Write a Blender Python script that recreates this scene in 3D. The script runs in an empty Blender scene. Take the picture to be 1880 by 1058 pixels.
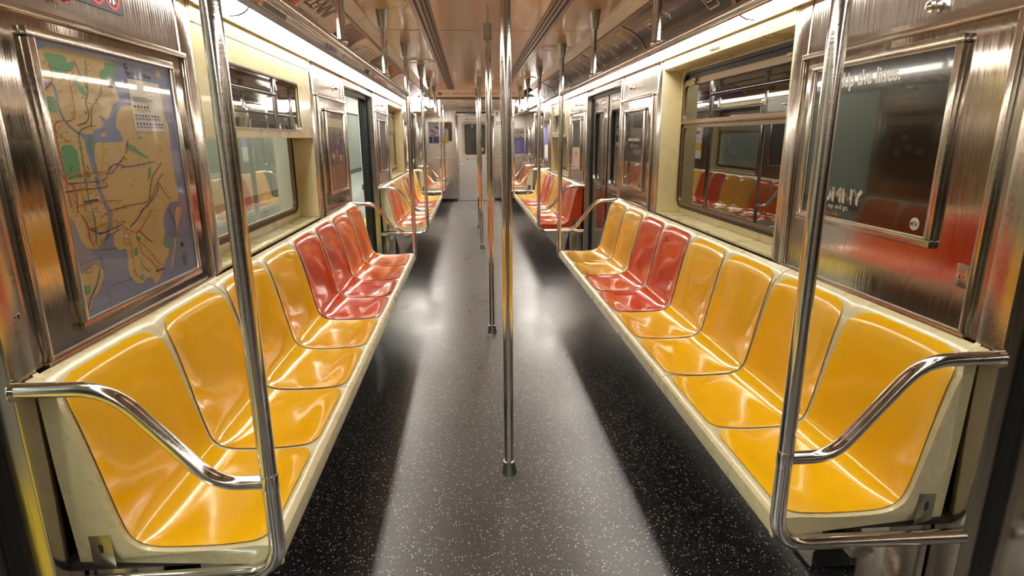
import bpy, bmesh, math, random
from mathutils import Vector, Matrix
from mathutils.geometry import delaunay_2d_cdt
random.seed(7)
C = bpy.context.scene.collection
PI = math.pi

# ------------------------------------------------------------------ materials
def mat(name, base, rough=.5, metal=0., coat=0., emis=None, estr=0., build=None, spec=.5, aniso=0.):
    m = bpy.data.materials.new(name); m.use_nodes = True
    nt = m.node_tree; b = nt.nodes['Principled BSDF']
    b.inputs['Base Color'].default_value = (*base, 1)
    b.inputs['Roughness'].default_value = rough
    b.inputs['Metallic'].default_value = metal
    b.inputs['Coat Weight'].default_value = coat
    b.inputs['Coat Roughness'].default_value = .06
    b.inputs['Specular IOR Level'].default_value = spec
    if emis:
        b.inputs['Emission Color'].default_value = (*emis, 1)
        b.inputs['Emission Strength'].default_value = estr
    if build: build(nt, b)
    return m
def N(nt, t, **k):
    n = nt.nodes.new(t)
    for a, v in k.items():
        if a in n.inputs: n.inputs[a].default_value = v
        else: setattr(n, a, v)
    return n
def coords(nt, scale=(1,1,1)):
    tc = N(nt, 'ShaderNodeTexCoord'); mp = N(nt, 'ShaderNodeMapping')
    mp.inputs['Scale'].default_value = scale
    nt.links.new(tc.outputs['Object'], mp.inputs['Vector'])
    return mp.outputs['Vector']
def noisy(nt, vec, scale, detail=3):
    n = N(nt, 'ShaderNodeTexNoise'); n.inputs['Scale'].default_value = scale
    n.inputs['Detail'].default_value = detail
    nt.links.new(vec, n.inputs['Vector']); return n.outputs['Fac']
def maprange(nt, fac, a, b, c=0., d=1.):
    r = N(nt, 'ShaderNodeMapRange')
    for i, v in zip(('From Min', 'From Max', 'To Min', 'To Max'), (c, d, a, b)): r.inputs[i].default_value = v
    nt.links.new(fac, r.inputs['Value']); return r.outputs['Result']
def mixc(nt, fac, c1, c2):
    m = N(nt, 'ShaderNodeMix'); m.data_type = 'RGBA'
    if not hasattr(fac, 'links'): m.inputs[0].default_value = fac
    else: nt.links.new(fac, m.inputs[0])
    for i, c in ((6, c1), (7, c2)):
        if hasattr(c, 'links'): nt.links.new(c, m.inputs[i])
        else: m.inputs[i].default_value = (*c, 1)
    return m.outputs[2]
def bump(nt, b, h, strength, dist=.002):
    n = N(nt, 'ShaderNodeBump'); n.inputs['Strength'].default_value = strength; n.inputs['Distance'].default_value = dist
    nt.links.new(h, n.inputs['Height']); nt.links.new(n.outputs['Normal'], b.inputs['Normal'])

def steel_build(lo, hi, sc=(60, 60, 1.2), wav=.25, ribs=False):
    def f(nt, b):
        v = coords(nt, sc); g = noisy(nt, v, 4, 3)
        big = noisy(nt, coords(nt, (1, 1, 1)), 2.3, 2)
        nt.links.new(maprange(nt, g, lo, hi, .3, .7), b.inputs['Roughness'])
        h = N(nt, 'ShaderNodeMath', operation='MULTIPLY_ADD')
        nt.links.new(big, h.inputs[0]); h.inputs[1].default_value = 6.; nt.links.new(g, h.inputs[2])
        out = h.outputs[0]
        if ribs:
            w = N(nt, 'ShaderNodeTexWave'); w.bands_direction = 'Y'; w.inputs['Scale'].default_value = 22.
            nt.links.new(coords(nt), w.inputs['Vector'])
            h2 = N(nt, 'ShaderNodeMath', operation='MULTIPLY_ADD')
            nt.links.new(w.outputs['Fac'], h2.inputs[0]); h2.inputs[1].default_value = 1.2
            nt.links.new(out, h2.inputs[2]); out = h2.outputs[0]
        bump(nt, b, out, wav, .0012)
    return f
STEEL = (.56, .51, .45)
def dirt_build(base, dark, amt=.35, rough=(.18, .4), scale=9):
    def f(nt, b):
        n = noisy(nt, coords(nt), scale, 5)
        nt.links.new(mixc(nt, maprange(nt, n, 0, amt, .55, .85), base, dark), b.inputs['Base Color'])
        nt.links.new(maprange(nt, n, *rough), b.inputs['Roughness'])
    return f
def floor_build(nt, b):
    v = coords(nt)
    def specks(scale, thr, keep):
        vo = N(nt, 'ShaderNodeTexVoronoi'); vo.inputs['Scale'].default_value = scale
        nt.links.new(v, vo.inputs['Vector'])
        lt = N(nt, 'ShaderNodeMath', operation='LESS_THAN'); nt.links.new(vo.outputs['Distance'], lt.inputs[0]); lt.inputs[1].default_value = thr
        sep = N(nt, 'ShaderNodeSeparateColor'); nt.links.new(vo.outputs['Color'], sep.inputs[0])
        g = N(nt, 'ShaderNodeMath', operation='GREATER_THAN'); nt.links.new(sep.outputs[0], g.inputs[0]); g.inputs[1].default_value = keep
        m = N(nt, 'ShaderNodeMath', operation='MULTIPLY'); nt.links.new(lt.outputs[0], m.inputs[0]); nt.links.new(g.outputs[0], m.inputs[1])
        return m.outputs[0]
    c = mixc(nt, specks(90, .27, .55), (.010, .011, .016), (.55, .52, .42))
    c = mixc(nt, specks(170, .3, .5), c, (.17, .17, .17))
    nt.links.new(c, b.inputs['Base Color'])
    s1 = noisy(nt, coords(nt, (1, .5, 1)), 3.5, 6)
    nt.links.new(maprange(nt, s1, .34, .46, .3, .7), b.inputs['Roughness'])
    nt.links.new(maprange(nt, s1, .26, .34, .25, .75), b.inputs['Coat Roughness'])
    n2 = noisy(nt, v, 240, 2)
    big = noisy(nt, v, 1.6, 3)
    h = N(nt, 'ShaderNodeMath', operation='MULTIPLY_ADD'); nt.links.new(big, h.inputs[0]); h.inputs[1].default_value = 5.; nt.links.new(n2, h.inputs[2])
    bump(nt, b, h.outputs[0], .3, .0008)
def seat_build(base, dark):
    def f(nt, b):
        n = noisy(nt, coords(nt), 5, 4)
        nt.links.new(mixc(nt, maprange(nt, n, 0, .3, .45, .75), base, dark), b.inputs['Base Color'])
        nt.links.new(maprange(nt, noisy(nt, coords(nt), 12, 5), .10, .26, .35, .7), b.inputs['Roughness'])
    return f
M = {}
M['steel'] = mat('brushed_steel', STEEL, .2, 1, build=steel_build(.14, .26, (40, 40, 1.2), .12))
M['steel_rib'] = mat('ribbed_steel', (.50, .46, .42), .2, 1, build=steel_build(.18, .28, (25, 25, 1.2), .22, ribs=True))
M['steel_polish'] = mat('polished_steel', (.50, .44, .38), .1, 1, build=steel_build(.05, .12, (40, 40, 1.2), wav=.15))
M['steel_frame'] = mat('frame_steel', (.60, .54, .47), .2, 1, build=steel_build(.13, .24, (30, 30, 30), .1))
M['steel_end'] = mat('end_wall_steel', (.50, .46, .42), .24, 1, build=steel_build(.20, .28, (12, 12, 1.2), .05))
M['steel_door'] = mat('door_steel', (.62, .61, .60), .34, 1, build=steel_build(.30, .38, (12, 12, 1.2), .04))
M['chrome'] = mat('chrome_tube', (.74, .70, .67), .09, 1, build=steel_build(.07, .16, (5, 5, 60), .05))
M['socket'] = mat('dull_nickel', (.36, .34, .29), .3, 1)
M['cream'] = mat('cream_fiberglass', (.70, .62, .35), .22, coat=.3, build=dirt_build((.70, .62, .35), (.50, .41, .20), .03))
M['shell'] = mat('pale_cream_shell', (.64, .57, .34), .25, coat=.3, build=dirt_build((.64, .57, .34), (.40, .33, .18), .16, scale=14))
M['grille'] = mat('ivory_grille', (.88, .84, .70), .35)
M['ceil'] = mat('tan_ceiling', (.70, .48, .28), .22, coat=.25, build=dirt_build((.70, .48, .28), (.60, .40, .23), .5, (.16, .26), 2))
M['rib'] = mat('bronze_trim', (.42, .27, .14), .3, .6)
M['floor'] = mat('speckled_floor', (.01, .01, .01), .32, coat=.8, build=floor_build, spec=1.)
M['yellow'] = mat('yellow_plastic', (.88, .43, .005), .13, coat=.5, build=seat_build((.90, .50, .004), (.82, .41, .003)))
M['amber'] = mat('amber_plastic', (.84, .40, .03), .13, coat=.5, build=seat_build((.88, .47, .03), (.76, .37, .02)))
M['red'] = mat('red_plastic', (.66, .035, .01), .12, coat=.5, build=seat_build((.66, .060, .007), (.50, .030, .005)))
M['orange'] = mat('orange_plastic', (.84, .13, .008), .12, coat=.5, build=seat_build((.86, .165, .005), (.74, .10, .004)))
M['rubber'] = mat('black_rubber', (.012, .012, .012), .38)
M['black'] = mat('dark_paint', (.02, .018, .016), .5)
M['lamp'] = mat('lit_diffuser', (.9, .9, .9), .4, emis=(1., .95, .86), estr=7.6)
M['bronze'] = mat('bronze_anodized', (.30, .21, .13), .35, .8)
M['white'] = mat('white_print', (.86, .84, .80), .4)
M['bone'] = mat('bone_print', (.80, .71, .52), .3)
M['pink'] = mat('pinkish_print', (.84, .72, .64), .35)
M['pblack'] = mat('black_print', (.012, .011, .010), .12, coat=.6)
M['adblack'] = mat('charcoal_print', (.040, .030, .024), .3, coat=.15)
M['water'] = mat('water_blue_print', (.25, .30, .52), .3)
M['land'] = mat('land_tan_print', (.68, .51, .26), .3)
M['park'] = mat('park_green_print', (.16, .40, .20), .3)
M['ink'] = mat('ink_print', (.03, .03, .05), .4)
M['navy'] = mat('navy_print', (.03, .035, .16), .4)
M['purple'] = mat('violet_print', (.22, .10, .42), .35)
M['maroon'] = mat('maroon_print', (.10, .025, .02), .35)
M['pr_red'] = mat('red_print', (.62, .03, .02), .35)
M['pr_orange'] = mat('orange_print', (.72, .20, .03), .35)
M['pr_yellow'] = mat('yellow_print', (.80, .55, .05), .35)
M['pr_green'] = mat('green_print', (.10, .25, .07), .35)
M['pr_brown'] = mat('brown_print', (.25, .11, .04), .35)
M['pr_blue'] = mat('lavender_blue_print', (.22, .22, .60), .35)
M['pr_sky'] = mat('pale_blue_print', (.60, .70, .78), .35)
M['olive'] = mat('olive_print', (.38, .36, .08), .35)
M['grey'] = mat('grey_print', (.10, .10, .10), .4)
M['red_knob'] = mat('red_enamel', (.45, .02, .02), .15)
M['plat_floor'] = mat('platform_concrete', (.22, .21, .20), .55, build=dirt_build((.24, .23, .21), (.14, .13, .12), .6, (.4, .6), 3))
M['tactile'] = mat('tactile_yellow', (.70, .50, .03), .5)
def tile_build(nt, b):
    br = N(nt, 'ShaderNodeTexBrick'); br.inputs['Scale'].default_value = 6
    br.inputs['Color1'].default_value = (.46, .46, .40, 1); br.inputs['Color2'].default_value = (.43, .43, .37, 1)
    br.inputs['Mortar'].default_value = (.25, .26, .22, 1); br.inputs['Mortar Size'].default_value = .012
    tc = N(nt, 'ShaderNodeTexCoord'); mp = N(nt, 'ShaderNodeMapping'); mp.inputs['Rotation'].default_value = (0, PI/2, PI/2)
    nt.links.new(tc.outputs['Object'], mp.inputs['Vector']); nt.links.new(mp.outputs['Vector'], br.inputs['Vector'])
    nt.links.new(br.outputs['Color'], b.inputs['Base Color'])
M['tile'] = mat('pale_tile', (.5, .54, .44), .3, build=tile_build)
M['plat_ceiling'] = mat('platform_ceiling_paint', (.62, .60, .56), .6)
M['tunnel'] = mat('sooty_concrete', (.07, .062, .05), .7, build=dirt_build((.075, .065, .05), (.03, .027, .022), .8, (.6, .8), 2))
M['plat_lamp'] = mat('platform_lamp', (.9, .9, .9), .4, emis=(.93, 1., .88), estr=32)
def glass_mat(name, tint, rough=.0, f0=.06, f90=.9):
    m = bpy.data.materials.new(name); m.use_nodes = True; nt = m.node_tree
    for n in list(nt.nodes): nt.nodes.remove(n)
    out = N(nt, 'ShaderNodeOutputMaterial'); tr = N(nt, 'ShaderNodeBsdfTransparent'); tr.inputs[0].default_value = (*tint, 1)
    gl = N(nt, 'ShaderNodeBsdfGlossy'); gl.inputs['Roughness'].default_value = rough; gl.inputs['Color'].default_value = (1, 1, 1, 1)
    lw = N(nt, 'ShaderNodeLayerWeight'); lw.inputs['Blend'].default_value = .5
    pw = N(nt, 'ShaderNodeMath', operation='POWER'); nt.links.new(lw.outputs['Facing'], pw.inputs[0]); pw.inputs[1].default_value = 4.
    mr = maprange(nt, pw.outputs[0], f0, f90)
    mx = N(nt, 'ShaderNodeMixShader')
    nt.links.new(mr, mx.inputs[0]); nt.links.new(tr.outputs[0], mx.inputs[1]); nt.links.new(gl.outputs[0], mx.inputs[2])
    nt.links.new(mx.outputs[0], out.inputs['Surface'])
    return m
M['glass'] = glass_mat('window_glass', (.60, .61, .56), .015, .14, .9)
M['acrylic'] = glass_mat('clear_acrylic', (.95, .95, .92), .03, .026, .7)

# ------------------------------------------------------------------ mesh builder
class MB:
    """collects shapes for ONE mesh object"""
    def __init__(s): s.v = []; s.f = []; s.mi = []; s.ms = []
    def slot(s, m):
        if m is None: return 0
        if m not in s.ms: s.ms.append(m)
        return s.ms.index(m)
    def add(s, vs, fs, m=None):
        o = len(s.v); k = s.slot(m); s.v.extend([tuple(v) for v in vs])
        for f in fs: s.f.append([i+o for i in f]); s.mi.append(k)
    def box(s, a, b, m=None, bev=0.):
        x0, x1 = sorted((a[0], b[0])); y0, y1 = sorted((a[1], b[1])); z0, z1 = sorted((a[2], b[2]))
        bev = min(bev, (x1-x0)*.45, (y1-y0)*.45, (z1-z0)*.45)
        if bev <= 1e-6:
            vs = [(x, y, z) for z in (z0, z1) for y in (y0, y1) for x in (x0, x1)]
            s.add(vs, [(0,2,3,1), (4,5,7,6), (0,1,5,4), (2,6,7,3), (0,4,6,2), (1,3,7,5)], m); return
        bm = bmesh.new(); bmesh.ops.create_cube(bm, size=1)
        for v in bm.verts: v.co = Vector(((x0+x1)/2+v.co.x*(x1-x0), (y0+y1)/2+v.co.y*(y1-y0), (z0+z1)/2+v.co.z*(z1-z0)))
        bmesh.ops.bevel(bm, geom=bm.edges[:], offset=bev, segments=2, affect='EDGES', profile=.6)
        bm.verts.index_update(); s.add([v.co[:] for v in bm.verts], [[v.index for v in f.verts] for f in bm.faces], m); bm.free()
    def tube(s, pts, r, m=None, seg=16, cap=True):
        pts = [Vector(p) for p in pts]; rs = r if isinstance(r, (list, tuple)) else [r]*len(pts)
        t0 = (pts[1]-pts[0]).normalized(); up = Vector((0, 0, 1)) if abs(t0.z) < .9 else Vector((1, 0, 0))
        n = (up-up.dot(t0)*t0).normalized(); vs = []; fs = []
        for i, p in enumerate(pts):
            t = (pts[min(i+1, len(pts)-1)]-pts[max(i-1, 0)]).normalized()
            n = (n-n.dot(t)*t).normalized(); b = t.cross(n)
            for k in range(seg):
                a = 2*PI*k/seg; vs.append(p+rs[i]*(math.cos(a)*n+math.sin(a)*b))
        for i in range(len(pts)-1):
            for k in range(seg):
                k2 = (k+1) % seg; fs.append((i*seg+k, i*seg+k2, (i+1)*seg+k2, (i+1)*seg+k))
        if cap:
            fs.append(tuple(range(seg-1, -1, -1))); fs.append(tuple(range((len(pts)-1)*seg, len(pts)*seg)))
        s.add(vs, fs, m)
    def lathe(s, c, prof, m=None, seg=24, axis='z'):
        vs = []; fs = []
        for r, h in prof:
            for k in range(seg):
                a = 2*PI*k/seg; q = (r*math.cos(a), r*math.sin(a), h)
                if axis == 'x': q = (h, q[0], q[1])
                if axis == 'y': q = (q[0], h, q[1])
                vs.append((c[0]+q[0], c[1]+q[1], c[2]+q[2]))
        for i in range(len(prof)-1):
            for k in range(seg):
                k2 = (k+1) % seg; fs.append((i*seg+k, i*seg+k2, (i+1)*seg+k2, (i+1)*seg+k))
        fs.append(tuple(range(seg-1, -1, -1))); fs.append(tuple(range((len(prof)-1)*seg, len(prof)*seg)))
        s.add(vs, fs, m)
    def prism(s, prof, y0, y1, m=None):
        """closed (x,z) outline extruded along y"""
        n = len(prof); vs = [(x, y0, z) for x, z in prof]+[(x, y1, z) for x, z in prof]
        fs = [(i, (i+1) % n, n+(i+1) % n, n+i) for i in range(n)]+[tuple(range(n-1, -1, -1)), tuple(range(n, 2*n))]
        s.add(vs, fs, m)
    def ring(s, outer, inner, place, d, m=None):
        """frame between two loops of (u,v) of equal length, depth d"""
        n = len(outer); vs = [place(u, v, 0) for u, v in outer]+[place(u, v, 0) for u, v in inner]+[place(u, v, d) for u, v in outer]+[place(u, v, d) for u, v in inner]
        fs = []
        for i in range(n):
            j = (i+1) % n
            fs += [(i, j, n+j, n+i), (2*n+i, 3*n+i, 3*n+j, 2*n+j), (i, 2*n+i, 2*n+j, j), (n+i, n+j, 3*n+j, 3*n+i)]
        s.add(vs, fs, m)
    def poly(s, pts, m=None): s.add(pts, [tuple(range(len(pts)))], m)
    def build(s, name, m=None, parent=None, label=None, ang=35):
        me = bpy.data.meshes.new(name); me.from_pydata(s.v, [], s.f)
        for q in (s.ms if s.ms else [m]): me.materials.append(M[q] if isinstance(q, str) else q)
        if s.ms: me.polygons.foreach_set('material_index', s.mi)
        bm = bmesh.new(); bm.from_mesh(me)
        if not getattr(s, 'flat', False): bmesh.ops.recalc_face_normals(bm, faces=bm.faces)
        bm.to_mesh(me); bm.free()
        if not getattr(s, 'flat', False): me.polygons.foreach_set('use_smooth', [True]*len(me.polygons)); me.set_sharp_from_angle(angle=math.radians(ang))
        o = bpy.data.objects.new(name, me); C.objects.link(o)
        if parent: o.parent = parent; o.matrix_parent_inverse = Matrix.Translation(-Vector(parent.location))
        if label: o['label'] = label
        return o
def tag(o, label=None, cat=None, group=None, kind=None):
    if label: o['label'] = label
    if cat: o['category'] = cat
    if group: o['group'] = group
    if kind: o['kind'] = kind
    return o
def thing(name, loc, label, cat, group=None):
    o = bpy.data.objects.new(name, None); C.objects.link(o); o.location = loc; o.empty_display_size = .1
    return tag(o, label, cat, group)
def struct(o): o['kind'] = 'structure'; return o
def sempty(name, loc):
    o = bpy.data.objects.new(name, None); C.objects.link(o); o.location = loc; o.empty_display_size = .1; return struct(o)
def rrect(u0, v0, u1, v1, r, seg=6):
    p = []
    for cx, cy, a0 in ((u1-r, v1-r, 0), (u0+r, v1-r, 90), (u0+r, v0+r, 180), (u1-r, v0+r, 270)):
        for k in range(seg+1):
            a = math.radians(a0+90*k/seg); p.append((cx+r*math.cos(a), cy+r*math.sin(a)))
    return p
def fillet(pts, r, seg=8):
    pts = [Vector(p) for p in pts]; out = [pts[0]]
    for i in range(1, len(pts)-1):
        a = pts[i]-pts[i-1]; b = pts[i+1]-pts[i]; rr = min(r, a.length*.49, b.length*.49)
        ang = a.angle(b)
        p0 = pts[i]-a.normalized()*rr; p2 = pts[i]+b.normalized()*rr
        for k in range(seg+1):
            t = k/seg; out.append((1-t)**2*p0+2*t*(1-t)*pts[i]+t*t*p2)
    out.append(pts[-1]); return out
_tc = {}
def text2d(s, size, bold=0.):
    key = (s, bold)
    if key not in _tc:
        cu = bpy.data.curves.new('lettering', 'FONT'); cu.body = s; cu.size = 1; cu.offset = bold; cu.resolution_u = 3; cu.fill_mode = 'FRONT'
        ob = bpy.data.objects.new('lettering', cu); C.objects.link(ob)
        dg = bpy.context.evaluated_depsgraph_get(); me = bpy.data.meshes.new_from_object(ob.evaluated_get(dg))
        _tc[key] = ([v.co.xy[:] for v in me.vertices], [tuple(p.vertices) for p in me.polygons])
        bpy.data.objects.remove(ob); bpy.data.curves.remove(cu); bpy.data.meshes.remove(me)
    vs, fs = _tc[key]
    return [(x*size, y*size) for x, y in vs], fs
def put_text(mb, s, size, place, m=None, bold=0., width=None):
    vs, fs = text2d(s, size, bold)
    if not vs: return
    k = 1.
    if width: k = width/max(v[0] for v in vs)
    mb.add([place(x*k, y) for x, y in vs], fs, m)
def strip(mb, pts, w, place, m=None):
    """flat mitred ribbon of width w in the (u,v) plane of place"""
    P = [Vector(p) for k, p in enumerate(pts) if k == 0 or math.dist(p, pts[k-1]) > 1e-6]
    if len(P) < 2: return
    closed = len(P) > 3 and (P[0]-P[-1]).length < 1e-6; vs = []
    n = len(P)
    for i in range(n):
        a = P[i]-P[i-1] if i else (P[-1]-P[-2] if closed else P[1]-P[0])
        b = P[i+1]-P[i] if i < n-1 else (P[1]-P[0] if closed else P[-1]-P[-2])
        a = a.normalized(); b = b.normalized(); t = a+b
        t = t.normalized() if t.length > .3 else b
        nr = Vector((-t.y, t.x)); k = w/2/max(.45, abs(nr.dot(Vector((-b.y, b.x)))))
        e = Vector((0, 0))
        if not closed and i == 0: e = -b*w*.3
        if not closed and i == n-1: e = a*w*.3
        vs += [place(*(P[i]+nr*k+e)), place(*(P[i]-nr*k+e))]
    mb.add(vs, [(2*i, 2*i+1, 2*i+3, 2*i+2) for i in range(n-1)], m)
def side_word(sx): return 'left' if sx < 0 else 'right'
# ------------------------------------------------------------------ layout (metres, x right, y down the car, z up)
W = 1.10          # inner face of the side walls
CEIL = 2.06
SEGS = [(-2.35, -.18), (1.19, 4.84), (6.24, 9.86), (11.24, 13.2)]       # wall runs between the doorways
DOORS = [(-.18, 1.19), (4.84, 6.24), (9.86, 11.24)]
WINS = {1: (2.26, 3.80), 2: (7.36, 8.90)}                               # window bays in runs 1 and 2
BACK, END = -2.4, 13.2
SEATW = .44

# ---- floor, ceiling
f = MB(); f.box((-1.24, BACK, -.06), (1.24, END, 0)); struct(f.build('floor', 'floor'))
c = MB(); c.box((-.72, BACK, CEIL), (.72, 9.2, CEIL+.05), 'ceil')
for y in (-.62, 1.80, 4.22, 6.64, 9.06):
    c.box((-.71, y, CEIL-.0008), (-.45, y+.006, CEIL+.001), 'black'); c.box((-.31, y, CEIL-.0008), (.31, y+.006, CEIL+.001), 'black'); c.box((.45, y, CEIL-.0008), (.71, y+.006, CEIL+.001), 'black')
c.box((-.72, 9.2, 1.955), (.72, END, CEIL+.05), 'ceil')
struct(c.build('ceiling'))

# ---- side walls
for sx in (-1, 1):
    w = MB(); X = lambda x: sx*x
    for k, (y0, y1) in enumerate(SEGS):
        bays = [(y0, y1)]; rec = WINS.get(k)
        if rec: bays = [(y0, rec[0]), (rec[1], y1)]
        for a, b in bays: w.box((X(W), a, 0), (X(W+.14), b, 1.66), 'steel'); w.box((X(W), a, 1.66), (X(W+.14), b, 1.845), 'steel_rib')
        if rec:
            w.box((X(W), rec[0], 0), (X(W+.14), rec[1], .868), 'steel')
            w.box((X(1.235), rec[0], .868), (X(W+.14), rec[1], .885), 'steel')
        # bright flat pillars beside each doorway and window
        for a, b in ([(y0, y0+.075), (y1-.075, y1)] + ([(rec[0]-.095, rec[0]-.002), (rec[1]+.002, rec[1]+.10)] if rec else [])):
            w.box((X(W-.006), a+.001, 0), (X(W+.01), b-.001, 1.838), 'steel_frame', .003)
        if k:   # dark rubber-lined jambs of the doorways
            for yy, dy in ((y0, -.012), (y1, .012)):
                w.box((X(W+.045), yy, 0), (X(W+.14), yy+dy, 1.76), 'rubber')
                w.box((X(W+.09), yy+dy, 0), (X(W+.12), yy+dy*2.6, 1.76), 'rubber', .006)
    for a, b in DOORS:     # header above each doorway
        w.box((X(W), a, 1.765), (X(W+.14), b, 1.845), 'steel_frame', .004)
        w.box((X(W+.05), a, 1.735), (X(W+.14), b, 1.765), 'rubber')
    w.box((X(1.0), BACK, 1.866), (X(W+.14), 9.2, 2.25), 'black'); w.box((X(1.10), 9.2, 1.866), (X(W+.14), END, 2.25), 'black')
    struct(w.build('wall_'+side_word(sx)))

# ---- windows
def window(n, sx, y0, y1, box):
    X = lambda x: sx*x
    r = sempty('window_%d' % n, (X(W), (y0+y1)/2, .87))
    d = MB(); top = 1.755
    # cream fibreglass bay: sill, reveals, soffit
    d.box((X(W-.004), y0, .868), (X(1.235), y1, .88), None, .003)
    d.box((X(W-.004), y0, .88), (X(1.235), y0+.012, 1.83), None, .003); d.box((X(W-.004), y1-.012, .88), (X(1.235), y1, 1.83), None, .003)
    prof = [(X(1.235), top), (X(1.115), top), (X(1.098), top+.008), (X(1.094), top+.03), (X(1.092), 1.838), (X(1.235), 1.838)]
    d.prism(prof, y0+.012, y1-.012)
    # back plate around the glass
    gy0, gy1, gz0, gz1 = y0+.075, y1-.075, .925, 1.735
    outer = [(y0, top+.02), (y0, .87), (y1, .87), (y1, top+.02)]
    n_ = 6
    inn = rrect(gy0, gz0, gy1, gz1, .06, n_); o2 = []
    for (u, v) in inn: o2.append((y1-.01 if u > (gy0+gy1)/2 else y0+.01, top if v > (gz0+gz1)/2 else .875))
    d.ring(o2, inn, lambda u, v, t: (X(1.215+t), u, v), .02)
    d.build('window_bay', 'cream', r, 'cream fibreglass window bay and sill')
    g = MB()
    g.ring(rrect(gy0-.004, gz0-.004, gy1+.004, gz1+.004, .064, n_), rrect(gy0+.014, gz0+.014, gy1-.014, gz1-.014, .05, n_), lambda u, v, t: (X(1.203+t), u, v), .028)
    g.box((X(1.2165), gy0+.012, gz1-.09), (X(1.222), gy1-.012, gz1-.008)); g.build('gasket', 'rubber', r)  # black strip added behind the upper sash to darken the gap above it
    fr = MB(); zm = 1.44
    fr.ring(rrect(gy0+.012, gz0+.012, gy1-.012, zm-.012, .045, n_), rrect(gy0+.028, gz0+.03, gy1-.028, zm-.03, .035, n_), lambda u, v, t: (X(1.207+t), u, v), .02)
    fr.ring(rrect(gy0+.012, zm-.01, gy1-.012, gz1-.045, .045, n_), rrect(gy0+.028, zm+.018, gy1-.028, gz1-.078, .035, n_), lambda u, v, t: (X(1.203+t), u, v), .02)
    if not box:
        fr.box((X(1.196), gy0+.012, zm-.008), (X(1.212), gy1-.012, zm+.01), None, .003)
        for yy in (gy0+.12, gy1-.2): fr.box((X(1.188), yy-.03, gz1-.06), (X(1.21), yy+.03, gz1-.045), None, .003); fr.box((X(1.192), yy-.012, gz1-.08), (X(1.21), yy+.022, gz1-.055), None, .003)
    fr.build('window_frame', 'bronze', r)
    p = MB(); p.poly([(X(1.215), gy0+.02, gz0+.02), (X(1.215), gy1-.02, gz0+.02), (X(1.215), gy1-.02, zm-.02), (X(1.215), gy0+.02, zm-.02)]); p.build('lower_pane', 'glass', r)
    p = MB(); p.poly([(X(1.211), gy0+.02, zm), (X(1.211), gy1-.02, zm), (X(1.211), gy1-.02, gz1-.07), (X(1.211), gy0+.02, gz1-.07)]); p.build('upper_pane', 'glass', r)
window(1, -1, *WINS[1], True); window(2, 1, *WINS[1], False); window(3, -1, *WINS[2], False); window(4, 1, *WINS[2], True)

# ---- cream destination-sign cabinets over two of the windows
def sign_box(sx, y0, y1, label):
    X = lambda x: sx*x
    t = thing('sign_cabinet', (X(W), (y0+y1)/2, 1.365), label, 'cabinet', None)
    gy0, gy1, gz0, gz1 = y0+.30, y1-.26, 1.41, 1.655
    b = MB(); n = 5; inn = rrect(gy0, gz0, gy1, gz1, .02, n)
    o2 = [(y1-.014 if u > (gy0+gy1)/2 else y0+.014, 1.757 if v > (gz0+gz1)/2 else 1.366) for u, v in inn]
    b.ring(o2, inn, lambda u, v, s: (X(1.094+s), u, v), .02)
    b.box((X(1.10), y0+.014, 1.366), (X(1.185), y1-.014, 1.376)); b.box((X(1.10), y0+.014, 1.745), (X(1.185), y1-.014, 1.757))
    b.build('housing', 'cream', t)
    s = MB(); s.box((X(1.0935), y0+.03, 1.757), (X(1.10), y1-.03, 1.762)); s.build('hinge_line', 'rubber', t)
    r = MB(); r.ring(rrect(gy0-.008, gz0-.008, gy1+.008, gz1+.008, .024, n), inn, lambda u, v, s: (X(1.0925+s), u, v), .006); r.build('rim', 'steel_frame', t, 'thin metal rim')
    bk = MB(); bk.box((X(1.13), gy0-.02, gz0-.02), (X(1.14), gy1+.02, gz1+.02)); bk.build('display_board', 'grey', t, 'dark display behind glass')
    gl = MB(); gl.poly([(X(1.104), gy0, gz0), (X(1.104), gy1, gz0), (X(1.104), gy1, gz1), (X(1.104), gy0, gz1)]); gl.build('glass_cover', 'glass', t)
sign_box(-1, *WINS[1], 'cream cabinet with dark glass display above the nearest left window')
sign_box(1, *WINS[2], 'cream cabinet with dark glass display above the far right window')

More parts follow.
